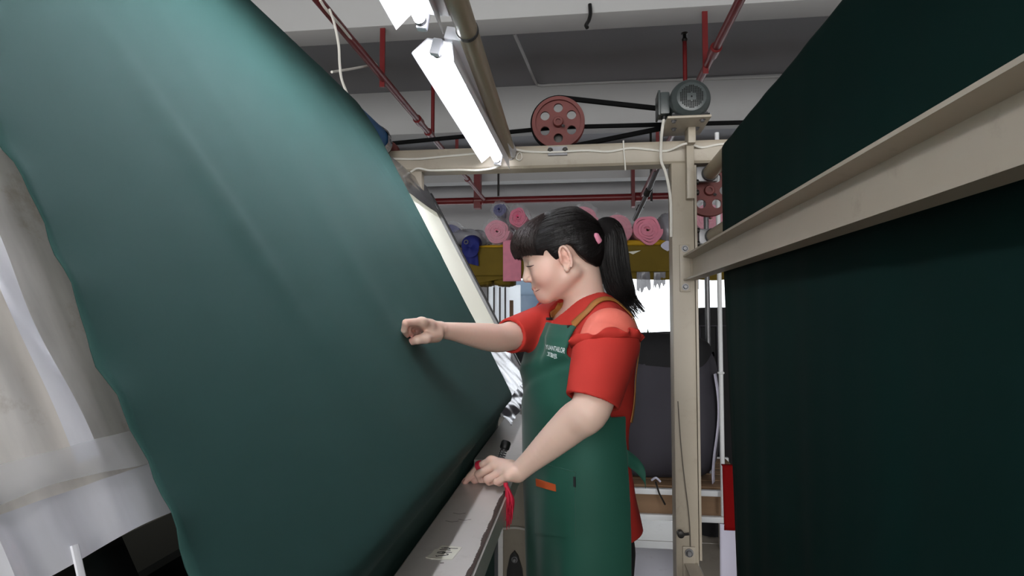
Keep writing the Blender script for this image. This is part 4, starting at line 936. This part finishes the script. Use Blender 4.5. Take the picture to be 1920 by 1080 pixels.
hop(cone(H(.0885, -.009, -.0665), H(.0885, .009, -.0665), .0060, .0060), .005)
for s_ in (-1, 1):
    hop(cone(H(.088, s_*.009, -.066), H(.081, s_*.020, -.0580), .0055, .003), .004)
    hop(cone(H(.0975, 0, -.0608), H(.086, s_*.025, -.0550), .0014, .0018), .002, 's')
# ears
for s_ in (-1, 1):
    hop(he(.002, s_*.0715, -.017, .0125, .0055, .028), .005)
    ring_ = [H(.001-.0125*math.cos(t)*(1.0 if math.cos(t) > 0 else .8)-.001*math.sin(t), s_*(.0775+.0015*math.cos(t)), -.015+.028*math.sin(t)) for t in np.linspace(-1.0, 3.2, 14)]
    for i in range(13): hop(cone(ring_[i], ring_[i+1], .0036, .0036), .002)
    hop(he(.003, s_*.0805, -.020, .0062, .0085, .0120), .003, 's')
    hop(he(.001, s_*.081, -.001, .0058, .0065, .0060), .003, 's')
    hop(he(.007, s_*.0740, -.041, .0065, .0045, .0075), .005)
    hop(he(.0135, s_*.0735, -.019, .0030, .004, .006), .004)
# hands
def hand(w_, fingers, thumb, sc=1.0, wr=.0185):
    mcs = [f_[0] for f_ in fingers]
    for i, m_ in enumerate(mcs): g.op(cone(mixp(w_, m_, .12), m_, wr*.80, .0112*sc), .007)
    for i in range(len(mcs)-1): g.op(cone(mixp(w_, mcs[i], .6), mixp(w_, mcs[i+1], .6), .0115*sc, .0115*sc), .008); g.op(cone(mixp(w_, mcs[i], .92), mixp(w_, mcs[i+1], .92), .0082, .0082), .006)
    for i, f_ in enumerate(fingers):
        k_ = [1, 1.02, .97, .85][i]*sc
        for j in range(len(f_)-1): g.op(cone(f_[j], f_[j+1], [.0092, .0081, .0072][j]*k_, [.0083, .0073, .0060][j]*k_), .0012 if j else .003)
    for j in range(len(thumb)-1): g.op(cone(thumb[j], thumb[j+1], [.017, .0125, .0105][j]*sc, [.0125, .0105, .0082][j]*sc), [.012, .004, .002][j])
near_f = [[P(921, 864, 1.203), P(898, 875, 1.212), P(881, 893, 1.215), P(872, 904, 1.213)],
          [P(929, 873, 1.187), P(897, 889, 1.192), P(901, 899, 1.200), P(915, 900, 1.204)],
          [P(943, 883, 1.169), P(913, 899, 1.173), P(917, 904, 1.184), P(930, 902, 1.190)],
          [P(954, 891, 1.152), P(931, 903, 1.156), P(936, 906, 1.167), P(946, 903, 1.174)]]
near_t = [P(958, 878, 1.200), P(928, 884, 1.226), P(905, 893, 1.222), P(890, 900, 1.214)]
hand(Wn, near_f, near_t, 1.0)
far_f = [[P(789, 603, 1.052), P(761, 605, 1.018), P(758, 619, 1.028), P(763, 629, 1.050)],
         [P(788, 605, 1.071), P(764, 609, 1.040), P(765, 622, 1.048), P(772, 628, 1.064)],
         [P(790, 609, 1.090), P(770, 613, 1.062), P(772, 624, 1.070), P(779, 627, 1.085)],
         [P(794, 613, 1.107), P(779, 617, 1.085), P(781, 625, 1.092), P(787, 626, 1.104)]]
far_t = [P(818, 629, 1.106), P(798, 634, 1.066), P(783, 637, 1.052), P(771, 641, 1.058)]
hand(Wf, far_f, far_t, .82, .0160)
V, Q = g.mesh(); V = relax(V, Q, 2)
me = to_mesh('body', V, Q); del g
# intrinsic skin tones: lips, cheeks, ears, knuckles and finger tips are pinker
base = np.array(srgb(238, 204, 187)[:3]); tone = np.tile(base, (len(V), 1))
def tint(c, r_, col, amt):
    global tone
    w_ = np.exp(-((V-np.array(c))**2).sum(1)/(r_*r_))[:, None]*amt; tone = tone*(1-w_)+np.array(srgb(*col)[:3])*w_
tint(H(.06, .05, -.035), .035, (226, 158, 140), .5)
loc = (V-HC) @ HR.T
lipm = np.clip(1-np.abs(loc[:, 1])/.023, 0, 1)**.5*np.exp(-((loc[:, 2]+.0605)/.0085)**4)*(loc[:, 0] > .076)
tone = tone*(1-.6*lipm[:, None])+np.array(srgb(196, 108, 100)[:3])*.6*lipm[:, None]
for s_ in (-1, 1): tint(H(.002, s_*.08, -.014), .022, (222, 140, 122), .45)
for f_ in near_f+far_f: tint(f_[1], .012, (222, 158, 146), .45); tint(f_[3], .011, (224, 150, 144), .5)
for t_ in (near_t, far_t): tint(t_[3], .013, (224, 150, 144), .5)
at_ = me.color_attributes.new('skin_tone', 'FLOAT_COLOR', 'POINT'); at_.data.foreach_set('color', np.c_[tone, np.ones(len(V))].astype(np.float32).ravel())
BODY = link('body', me, M['skin'], WOMAN)
def bvh_of(V, Q): return BVHTree.FromPolygons([tuple(map(float, v)) for v in V], [tuple(map(int, q)) for q in Q])
def near_part(c, r_):
    m = ((V-np.array(c))**2).sum(1) < r_*r_; f_ = m[Q].all(1); return bvh_of(V, Q[f_])
face = near_part(HC, .16); CAMP = Vector((0, 0, CAM_Z))
def hit(tree, u, v):
    d = Vector(P(u, v, 1.0))-CAMP; d.normalize(); h = tree.ray_cast(CAMP, d)
    return (np.array(h[0]), np.array(h[1])) if h[0] is not None else None
def line_on(tree, pts, r_, name, m, parent, off=.0, taper=True):
    hs = [hit(tree, *p) for p in pts]; hs = [h[0]+h[1]*off for h in hs if h is not None]
    if len(hs) < 2: return None
    q = smoothline(hs, 5); n_ = len(q); rs = [r_*(math.sin(math.pi*(.12+.76*i/(n_-1))) if taper else 1) for i in range(n_)]
    return MB().tube(q, rs, 6).build(name, m, parent, angle=None)
line_on(face, [(985.5, 498.5), (988, 499.5), (992, 499.7), (996, 499), (1001, 497)], .0014, 'eyelashes', M['lash'], BODY)
line_on(face, [(995.5, 546.5), (1000, 546.4), (1005, 545.8), (1009, 544.2), (1012, 542.4)], .0008, 'mouth_line', M['lipline'], BODY)
for (cc, dd) in ((near_f[0], 0), ):
    c_ = np.array(cc[3]); dr = c_-np.array(cc[2]); dr /= np.linalg.norm(dr)
    up_ = np.array([-.2, -.35, .9]); up_ -= dr*(up_@dr); up_ /= np.linalg.norm(up_)
    MB().add(*(lambda sd: ([c_+up_*.0062-sd*.0042-dr*.005, c_+up_*.0062+sd*.0042-dr*.005, c_+up_*.0058+sd*.0036+dr*.003, c_+up_*.0052+dr*.0055, c_+up_*.0058-sd*.0036+dr*.003], [(0, 1, 2, 3, 4)]))(np.cross(dr, up_))).build('finger_nail', M['nail'], BODY, smooth=False)

# ---------------------------------------------------------------- hair
hg = Grid(H(0, 0, 0)-.19, H(0, 0, 0)+.19, .0026)
T = P(1117, 438, 1.432)
hg.op(ell(H(-.008, 0, .033), (.101, .083, .077), HR))
hg.op(ell(H(.050, 0, .046), (.061, .068, .052), HR), .02)
hg.op(ell(H(-.042, 0, .004), (.068, .0815, .078), HR), .02)
hg.op(cone(H(-.06, 0, .03), T, .06, .014), .03)
hl_a = [-.14, -.105, -.085, -.065, -.045, -.032, -.020, -.006, .004, .012, .022, .029, .035, .041, .046, .070, .095, .120]
hl_c = [.0, -.045, -.060, -.058, -.040, -.018, .012, .016, .006, -.010, -.012, .002, .018, .016, .008, .019, .029, .036]
x_, y_, z_ = hg.pts((0, 0, 0), hg.n)
la = (x_-HC[0])*HA[0]+(y_-HC[1])*HA[1]+(z_-HC[2])*HA[2]; lcu = (x_-HC[0])*HCu[0]+(y_-HC[1])*HCu[1]+(z_-HC[2])*HCu[2]
hg.g = np.maximum(hg.g, ((np.interp(la, hl_a, hl_c)-lcu)*.7)).astype(np.float32)
hv, hq = hg.mesh(); hv = relax(hv, hq, 2); ht = bvh_of(hv, hq)
M['hair_cap'] = mat('dull_black_hair', srgb(18, 14, 14), .62, spec=.25, bump=(180, .5, .002), stretch=(1, 1, .25))
HAIR = link('hair', to_mesh('hair', hv, hq), M['hair_cap'], WOMAN)
def slerp(a, b, t):
    a, b = a/np.linalg.norm(a), b/np.linalg.norm(b); w_ = math.acos(max(-1, min(1, float(a@b)))); return (math.sin((1-t)*w_)*a+math.sin(t*w_)*b)/math.sin(w_) if w_ > 1e-4 else a
cen = H(-.01, 0, .025)
def on_hair(d, off):
    h = ht.ray_cast(Vector(cen+d*.3), Vector(-d)); return None if h[0] is None else np.array(h[0])+d*off
def strands(starts, end, n_, name, m, off=.0012, r_=.0008, jit=.05, seed=1, te=1.0, tail=0):
    rg = np.random.RandomState(seed); mb = MB()
    for s_ in starts:
        d0 = (s_-cen); d1 = (end(s_, rg) if callable(end) else end)-cen; pts = []; jo = rg.randn(3)*jit
        for k in range(n_+1):
            t = te*k/n_; d = slerp(d0, d1, t); d = d+jo*math.sin(math.pi*t)*.6; d /= np.linalg.norm(d); q = on_hair(d, off*rg.uniform(.2, 1.2))
            if q is not None: pts.append(q)
        if tail and len(pts) > 4: pts.append(pts[-1]-HCu*tail*rg.uniform(.2, 1.2)-HA*.001)
        if len(pts) > 4: mb.tube(pts, [r_*(.35+.65*math.sin(math.pi*(i+.6)/(len(pts)+.2))) for i in range(len(pts))], 3, cap=False)
    return mb.build(name, m, HAIR, angle=None)
rg = np.random.RandomState(4); st1 = []
for _ in range(420):
    b_ = rg.uniform(-.075, .078); a_ = rg.uniform(.0, .05); st1.append(H(a_, b_, .105-.9*b_*b_/.078 if abs(b_) < .06 else rg.uniform(.02, .06)))
for _ in range(160): a_ = rg.uniform(-.09, .035); st1.append(H(a_, .085, np.interp(a_, hl_a, hl_c)+rg.uniform(.004, .02)))
strands(st1, T, 14, 'swept_strands', M['hair'], seed=2)
st2 = [H(rg.uniform(.005, .045), rg.uniform(-.05, .062), .115) for _ in range(520)]
def fringe_end(s_, rg): b_ = float((s_-HC)@HB)*1.15; a_ = .112-.75*max(0, abs(b_)-.012)**1.0+rg.uniform(-.004, .004); return H(a_, b_*1.05, np.interp(a_, hl_a, hl_c)+rg.uniform(.0, .006))
strands(st2, fringe_end, 12, 'fringe', M['bangs'], seed=3, off=.0022, r_=.0007, jit=.05, tail=.006)
# pony tail: solid core with separate strands
tp = smoothline([T, P(1134, 426, 1.432), P(1147, 440, 1.436), P(1150, 485, 1.44), P(1158, 526, 1.445), P(1171, 553, 1.447), P(1184, 570, 1.449)], 5); tr = np.interp(np.linspace(0, 1, len(tp)), [0, .1, .25, .5, .75, .9, 1], [.010, .018, .029, .038, .034, .026, .012])
pg = Grid(np.min(tp, 0)-.05, np.max(tp, 0)+.05, .003)
for i in range(len(tp)-1): pg.op(cone(tp[i], tp[i+1], tr[i]*.9*min(1, 1.35-i/(len(tp)-1)), tr[i+1]*.9*min(1, 1.35-(i+1)/(len(tp)-1))), .008)
pv, pq = pg.mesh(); M['hair_core'] = mat('matt_black_hair', srgb(14, 11, 11), .8, spec=.15)
PT = link('ponytail', to_mesh('ponytail', relax(pv, pq), pq), M['hair_core'], HAIR)
mb = MB(); rg = np.random.RandomState(9)
for _ in range(900):
    a_ = rg.uniform(0, 6.28); rad = math.sqrt(rg.uniform(.35, 1))*1.04; L_ = rg.uniform(.80, 1.14); pts = []
    off = np.array([math.cos(a_), math.sin(a_), 0])
    for k in range(15):
        t = L_*k/14; i = min(t, 1)*(len(tp)-1); i0 = min(int(i), len(tp)-2); p0 = tp[i0]+(tp[i0+1]-tp[i0])*(i-i0); tg = tp[i0+1]-tp[i0]; tg = tg/np.linalg.norm(tg)
        if t > 1: p0 = p0+tg*(t-1)*.26
        e1 = np.cross(tg, (0, 1, 0)); e1 /= np.linalg.norm(e1); e2 = np.cross(tg, e1); r_ = np.interp(t, np.linspace(0, 1, len(tr)), tr)
        r_ = max(r_, .022 if t > .8 else r_)
        pts.append(p0+(e1*off[0]+e2*off[1])*r_*rad+np.array([.0, .0, -.004*t])*rg.uniform(0, 1))
    mb.tube(pts, [.0009*(1-.6*k/14) for k in range(15)], 3, cap=False)
mb.build('ponytail_strands', M['hair'], PT, angle=None)
td = tp[2]-T; td /= np.linalg.norm(td)
MB().ring(T+td*.006, td, .0145, .0060, 28, 10).build('black_hair_tie', M['trouser'], HAIR)
mb = MB(); rows = []
for i in range(34):
    a_ = 2*math.pi*i/33; e1 = np.cross(td, (0, 1, 0)); e1 /= np.linalg.norm(e1); e2 = np.cross(td, e1); c_ = T-np.array([0, 0, .006])+td*.001
    rows.append([c_+(e1*math.cos(a_)+e2*math.sin(a_))*(.012+.006*(1+math.cos(b_))*(1+.25*math.sin(a_*7)))+td*.008*math.sin(b_) for b_ in np.linspace(0, 6.28, 9)])
mb.grid(rows).build('pink_scrunchie', M['scrunchie'], HAIR, angle=None)
hs_ = [h for h in (hit(ht, 1120, 447), hit(bvh_of(pv, pq), 1120, 447)) if h is not None]; c_ = P(1120, 447, min([h[0][1] for h in hs_]+[1.42])-.004); MB().add(*(lambda m_: (m_.v, m_.f))(MB().tube(smoothline([c_+np.array([-.004, .004, .011]), c_+np.array([-.001, 0, .005]), c_+np.array([.003, 0, -.003]), c_+np.array([.007, .004, -.009])], 5), [.004]+[.008]*14+[.003], 10, flat=.6))).build('scrunchie_loop', M['scrunchie'], HAIR, angle=None)

# ---------------------------------------------------------------- shirt
def fold_s(F_, L_, z): return .022*np.clip((.93-z)*7, 0, 1)*np.clip(-F_*9, 0, 1)-.006*np.clip((1.12-z)*8, 0, 1)*np.clip((z-.93)*12, 0, 1)*np.clip(-F_*12, 0, 1)+.0025*np.sin(L_*38+z*22)*np.clip((1.22-z)*6, 0, 1)+.002*np.sin(F_*45-z*30)
sgd = Grid((-.25, 1.04, .78), (.22, 1.74, 1.42), .0028)
sgd.op(torso(.0, .80, 1.345, fold_s))
sgd.op(torso(-.009, .70, 1.0), .0, 's')
sgd.op(cone(P(1096, 584, 1.45), Sn+np.array([.004, .012, -.006]), .058, .055), .03); sgd.op(cone(P(1096, 584, 1.46), mixp(Nb, Sf, .9), .058, .052), .03)
axn = (En-Sn)/np.linalg.norm(En-Sn); axf = (Ef-Sf)/np.linalg.norm(Ef-Sf)
hn = Sn+axn*np.linalg.norm(En-Sn)*.93; hf = mixp(Sf, Ef, .90)
an_ = np.array([.14, -.22, -1.0]); an_ /= np.linalg.norm(an_); rc_ = P(1138, 643, 1.268)
def sleeve_n(x, y, z):
    d = cone(Sn+axn*.045, hn+axn*.05, .0705, .047)[0](x, y, z); return np.maximum(d, -((x-rc_[0])*an_[0]+(y-rc_[1])*an_[1]+(z-rc_[2])*an_[2]))
cb_ = cone(Sn+axn*.045, hn+axn*.05, .0705, .047)
sgd.op((sleeve_n, cb_[1], cb_[2]), .004); sgd.op(cone(mixp(Sf, Nb, .1), hf+axf*.05, .064, .0375), .03)
lo, hi = (-.25, 1.04, .98), (.16, 1.40, 1.16)
sgd.op(half(hn+axn*.0, -np.array([-.28, -.30, -.90]), np.minimum(hn-.09, hn+.09), np.maximum(hn-.09, hn+.09)), .0, 's')
sgd.op(half(hf, -axf, hf-.075, hf+.075), .0, 's')
sgd.op(cone(hn-axn*.10, hn+axn*.05, .052, .0425), .0, 's'); sgd.op(cone(hf-axf*.03, hf+axf*.05, .0365, .0345), .0, 's')
nk = (H(-.03, 0, -.05)-Nb); nk /= np.linalg.norm(nk)
sgd.op(cone(Nb+nk*.002+np.array([-.034, -.010, -.014]), Nb+nk*.12, .0590, .066), .004, 's')
sv, sq = sgd.mesh(); sv = relax(sv, sq, 2)
SHIRT = link('shirt', to_mesh('shirt', sv, sq), M['shirt'], WOMAN); stree = bvh_of(sv, sq)
cg = Grid(Sn-.10, Sn+.10, .0026); cg.op(ell(Sn+np.array([.000, -.010, -.008]), (.059, .058, .060))); cg.op(cone(Sn+np.array([0, -.006, -.02]), Sn+axn*.06, .056, .062), .02)
cv, cq = cg.mesh(); link('sheer_shoulder', to_mesh('sheer_shoulder', relax(cv, cq), cq), M['mesh_salmon'], SHIRT)
def ruffle(c_, ax_, r_, seed, trees, up=.017, waves=9):
    """gathered frill standing on the sleeve seam; its foot follows the surface under it"""
    e1 = np.cross(ax_, (0, 1, 0)); e1 /= np.linalg.norm(e1); e2 = np.cross(ax_, e1); rows = []; rg = np.random.RandomState(seed); ph = rg.uniform(0, 6.3, 4); n_ = 200; rad = []
    for i in range(n_+1):
        a_ = 2*math.pi*i/n_; d_ = e1*math.cos(a_)+e2*math.sin(a_); best = r_*.8
        for q in (-.006, .0, .006):
            for tr_ in trees:
                h = tr_.ray_cast(Vector(c_+ax_*q+d_*.14), Vector(-d_), .14)
                if h[0] is not None: best = max(best, min(r_*1.25, float((np.array(h[0])-c_) @ d_)))
        rad.append(best)
    rad = np.array(rad); rad = np.convolve(np.r_[rad[-9:], rad, rad[:9]], np.ones(13)/13, 'same')[9:-9]
    for i in range(n_+1):
        a_ = 2*math.pi*i/n_; d_ = e1*math.cos(a_)+e2*math.sin(a_)
        wv = math.sin(waves*a_+ph[0]+1.1*math.sin(2*a_+ph[1]))+.45*math.sin(waves*1.9*a_+ph[2]); wu = math.sin(waves*.8*a_+ph[3]); row = []
        for k in range(9):
            t = k/8; row.append(c_+d_*(rad[i]+.0015+.0030*math.sin(t*3.14)+.0055*t*(.6+wv*.9))+ax_*(.009-(up+.0035*wu)*t+.004*t*t*wv))
        rows.append(row)
    o = MB().grid(rows).build('ruffle', M['shirt'], SHIRT, angle=None); md = o.modifiers.new('thickness', 'SOLIDIFY'); md.thickness = .0016
    return o
ctree = bvh_of(cv, cq)
ruffle(P(1138, 640, 1.268), an_, .070, 3, (stree, ctree))
ruffle(mixp(Sf, Ef, .10), axf, .064, 5, (stree,))

# ---------------------------------------------------------------- apron
def fold_a(F_, L_, z):
    low = np.clip((1.0-z)*4, 0, 1)
    return low*(.004*np.sin(L_*34+1.2+z*2)+.002*np.sin(L_*71-z*4))+(1-low)*.0035*np.sin(L_*26+z*34)*np.clip((z-1.05)*9, 0, 1)-.006*np.exp(-((L_-.045+.35*(z-1.24))/.012)**2)*np.exp(-((z-1.235)/.040)**2)+.005*np.exp(-((z-1.188-.30*(L_-.03))/.016)**2)*np.clip(F_*12, 0, 1)-.004*np.exp(-((z-1.150-.45*(L_-.03))/.014)**2)*np.clip(F_*12, 0, 1)+.004*np.exp(-((L_-.10-.2*(z-.9))/.02)**2)*np.exp(-((z-.93)/.09)**2)
ag = Grid((-.26, 1.18, .46), (.22, 1.74, 1.32), .0028)
ag.op(torso(.0130, .48, 1.31, fold_a)); ag.op(torso(.0060, .40, 1.35, fold_a), .0, 's')
x_, y_, z_ = ag.pts((0, 0, 0), ag.n); F_ = (x_-BO[0])*BF[0]+(y_-BO[1])*BF[1]; L_ = (x_-BO[0])*BL[0]+(y_-BO[1])*BL[1]
bw = np.interp(z_, [1.06, 1.10, 1.17, 1.29], [.17, .135, .112, .085])
skirt = np.maximum(z_-(1.078+.05*F_), -(F_+.042)); bib = np.maximum(np.maximum(z_-(1.283-.06*(L_-.03)), np.abs(L_-.032)-bw), -F_+.0)
ag.g = np.maximum(ag.g, np.minimum(skirt, bib)).astype(np.float32)
av, aq = ag.mesh(); av = relax(av, aq, 2)
APRON = link('apron', to_mesh('apron', av, aq), M['apron'], WOMAN); atree = bvh_of(av, aq)
def decal(quad, nu, nv, name, m, parent, off, th):
    A_ = []; B_ = []
    for j in range(nv+1):
        ra, rb = [], []
        for i in range(nu+1):
            u_, v_ = i/nu, j/nv; q = [(quad[0][k]*(1-u_)+quad[1][k]*u_)*(1-v_)+(quad[3][k]*(1-u_)+quad[2][k]*u_)*v_ for k in (0, 1)]; h = hit(atree, *q)
            if h is None: return None
            ra.append(h[0]+h[1]*(off+th)); rb.append(h[0]+h[1]*(off-.002))
        A_.append(ra); B_.append(rb)
    mb = MB().grid(A_).grid(B_)
    for e0, e1 in ((A_[0], B_[0]), (A_[-1], B_[-1]), ([r[0] for r in A_], [r[0] for r in B_]), ([r[-1] for r in A_], [r[-1] for r in B_])): mb.grid([e0, e1])
    return mb.build(name, m, parent, angle=30)
pk = decal([(1004, 866), (1079, 884), (1079, 1010), (1004, 1000)], 14, 18, 'pocket', M['apron'], APRON, .0, .0022)
decal([(1007, 897), (1043, 908), (1044, 921), (1008, 911)], 6, 3, 'leather_patch', M['patch'], pk or APRON, .0022, .0016)
decal([(1075.5, 893), (1079.5, 894), (1080, 913), (1076, 912)], 2, 4, 'black_tag', M['trouser'], pk or APRON, .0022, .0014)
line_on(atree, [(1006, 866.5), (1030, 872.5), (1055, 878.5), (1078, 884.5)], .0011, 'pocket_hem', M['apron'], pk or APRON, .0022, False)
def lettering(text, quad, name):
    cu = bpy.data.curves.new('text', 'FONT'); cu.body = text; cu.align_x = 'LEFT'; cu.resolution_u = 3; cu.offset = .012
    to = bpy.data.objects.new('text', cu); COL.objects.link(to); dg = bpy.context.evaluated_depsgraph_get(); tm_ = to.evaluated_get(dg).to_mesh()
    vs = [v.co.copy() for v in tm_.vertices]; fs = [tuple(p.vertices) for p in tm_.polygons]; to.evaluated_get(dg).to_mesh_clear(); bpy.data.objects.remove(to); bpy.data.curves.remove(cu)
    if not vs: return
    x0_, x1_ = min(v.x for v in vs), max(v.x for v in vs); y0_, y1_ = min(v.y for v in vs), max(v.y for v in vs); out = []
    for v in vs:
        u_, w_ = (v.x-x0_)/(x1_-x0_), 1-(v.y-y0_)/(y1_-y0_); q = [(quad[0][k]*(1-u_)+quad[1][k]*u_)*(1-w_)+(quad[3][k]*(1-u_)+quad[2][k]*u_)*w_ for k in (0, 1)]; h = hit(atree, *q)
        if h is None: return
        out.append(h[0]+h[1]*.0012)
    MB().add(out, fs).build(name, M['print'], APRON, smooth=False)
lettering('YUANTAILOR', [(1024, 646), (1060, 653), (1058.5, 663), (1023.5, 654.5)], 'printed_lettering')
for (x0_, pts) in ((0, ((0, 0, 8, 1.5), (1, 3, 7, 4), (-1, 6, 8, 7.5), (3, 0, 2, 7))), (7, ((0, 1, 5, 2), (0, 4, 5, 5), (0, 7, 5, 8), (2, 0, 2, 8), (5, 2, 4, 8))), (13.5, ((0, 0, 5, 1), (0, 3, 5, 4), (0, 8, 6, 7), (1, 0, 1, 8), (4, 0, 4, 8)))):
    for (a_, b_, c_, d_) in pts:
        line_on(atree, [(1027+(x0_+a_)*.9, 660.5+b_+x0_*.25), (1027+(x0_+(a_+c_)/2)*.9, 660.5+(b_+d_)/2+x0_*.25), (1027+(x0_+c_)*.9, 660.5+d_+x0_*.25)], .0007, 'printed_character_stroke', M['print'], APRON, .0006, False)
# straps
def ribbon(pts, width, name, m, parent, tree, off=.003, n_=8, side=None):
    q = smoothline(pts, n_); rows = []; P_ = []; N_ = []
    for p in q:
        h = tree.find_nearest(Vector(p)); P_.append(np.array(h[0])); N_.append(np.array(h[1]))
    for i in range(len(P_)):
        nn = sum(N_[max(0, i-3):i+4]); nn = nn/np.linalg.norm(nn); c_ = sum(P_[max(0, i-1):i+2])/len(P_[max(0, i-1):i+2])+nn*off
        tg = P_[min(i+1, len(P_)-1)]-P_[max(i-1, 0)]; tg = tg/(np.linalg.norm(tg)+1e-9); sd = np.cross(tg, nn); sd /= np.linalg.norm(sd)+1e-9
        rows.append([c_+sd*width*k for k in (-.5, -.25, 0, .25, .5)])
    o = MB().grid(rows).build(name, m, parent, angle=None); md = o.modifiers.new('thickness', 'SOLIDIFY'); md.thickness = .0018; md.offset = 0
    return o
def sh(u, v, off=.0):
    h = hit(stree, u, v); return h[0]+h[1]*off
near_path = [sh(1074, 611), sh(1086, 600), sh(1105, 582), sh(1126, 564), W(-.045, .105, 1.345), W(-.095, .11, 1.31), W(-.128, .105, 1.25), W(-.120, .112, 1.17), W(-.108, .122, 1.10), W(-.095, .130, 1.045)]
ribbon(near_path, .021, 'shoulder_strap', M['strap'], APRON, stree)
far_path = [sh(1033, 599), sh(1041, 585), sh(1046, 578), W(.02, -.075, 1.34), W(-.05, -.085, 1.345), W(-.115, -.08, 1.28), W(-.125, -.06, 1.17), W(-.11, -.06, 1.045)]
ribbon(far_path, .021, 'shoulder_strap', M['strap'], APRON, stree)
for (u, v) in ((1073, 614), (1032, 601)):
    p = sh(u, v, .006); MB().box(-.008, .008, -.0025, .0025, -.0035, .0035, bevel=.0015, M=Matrix.Translation(Vector(p)) @ Matrix.Rotation(math.radians(22), 4, 'Z')).build('strap_buckle', M['black'], APRON)
# tie tail at the back
tq = [W(-.045, .15, .985), W(-.072, .145, .965), W(-.088, .148, .945), W(-.092, .15, .93)]
o = MB().grid([[p+np.array([0, 0, k]) for k in (-.018, -.006, .006, .018)] for p in smoothline(tq, 5)]).build('apron_tie', M['apron'], APRON, angle=None); md = o.modifiers.new('thickness', 'SOLIDIFY'); md.thickness = .002

# ---------------------------------------------------------------- trousers and shoes (mostly below the frame)
lg_ = Grid((-.30, 1.16, .0), (.26, 1.74, .86), .006)
lg_.op(torso(-.014, .70, .85))
for s_ in (-1, 1): chain(lg_, [W(0, s_*.085, .76), W(.015, s_*.09, .46), W(-.005, s_*.09, .09)], [.085, .062, .05], .03, .02)
tv, tq_ = lg_.mesh(); link('trousers', to_mesh('trousers', tv, tq_), M['trouser'], WOMAN)
for s_ in (-1, 1):
    fg = Grid(W(.06, s_*.09, 0)-np.array([.2, .2, .0]), W(.06, s_*.09, .14)+np.array([.2, .2, 0]), .005)
    fg.op(cone(W(-.03, s_*.09, .045), W(.15, s_*.10, .032), .042, .030), .0); fg.op(cone(W(-.01, s_*.09, .05), W(-.01, s_*.09, .10), .042, .045), .02)
    fg.op(half((0, 0, .004), (0, 0, 1), W(0, 0, 0)-.4, W(0, 0, .02)+np.array([.4, .4, 0])), .0, 's')
    fv, fq = fg.mesh(); link('shoe', to_mesh('shoe', fv, fq), M['blackcloth'], WOMAN)

# ---------------------------------------------------------------- red cord and tassel held in the near hand
RCD = empty('red_cord', tuple(P(950, 912, 1.16)), 'red cord looped round her finger with a tassel hanging off the rail', 'cord')
f0, f1 = np.array(near_f[0][0]), np.array(near_f[0][1]); c_ = mixp(f0, f1, .93); fa = (f1-f0)/np.linalg.norm(f1-f0)
for k in (-.0032, 0, .0032): MB().ring(c_+fa*k, fa, .0098, .0019, 24, 7).build('finger_loop', M['redcord'], RCD)
rg = np.random.RandomState(6)
for k in range(26):
    top = P(949+rg.uniform(-1.5, 2), 909, 1.150); end = P(953+rg.uniform(-8, 8), 966+rg.uniform(-14, 12) if k > 4 else 988+rg.uniform(-6, 8), 1.150+rg.uniform(-.006, .006)); mid = mixp(top, end, .5)+np.array([.004+rg.uniform(-.005, .005), rg.uniform(-.004, .004), 0])
    MB().tube(smoothline([top, mixp(top, mid, .4)+np.array([.001, 0, 0]), mid, end], 4), [.0019]*10+[.0015, .0010, .0007], 5).build('tassel_thread', M['redcord'], RCD, angle=None)
MB().tube([P(948, 905, 1.152), P(949, 913, 1.150)], .0045, 10).build('tassel_knot', M['redcord'], RCD)
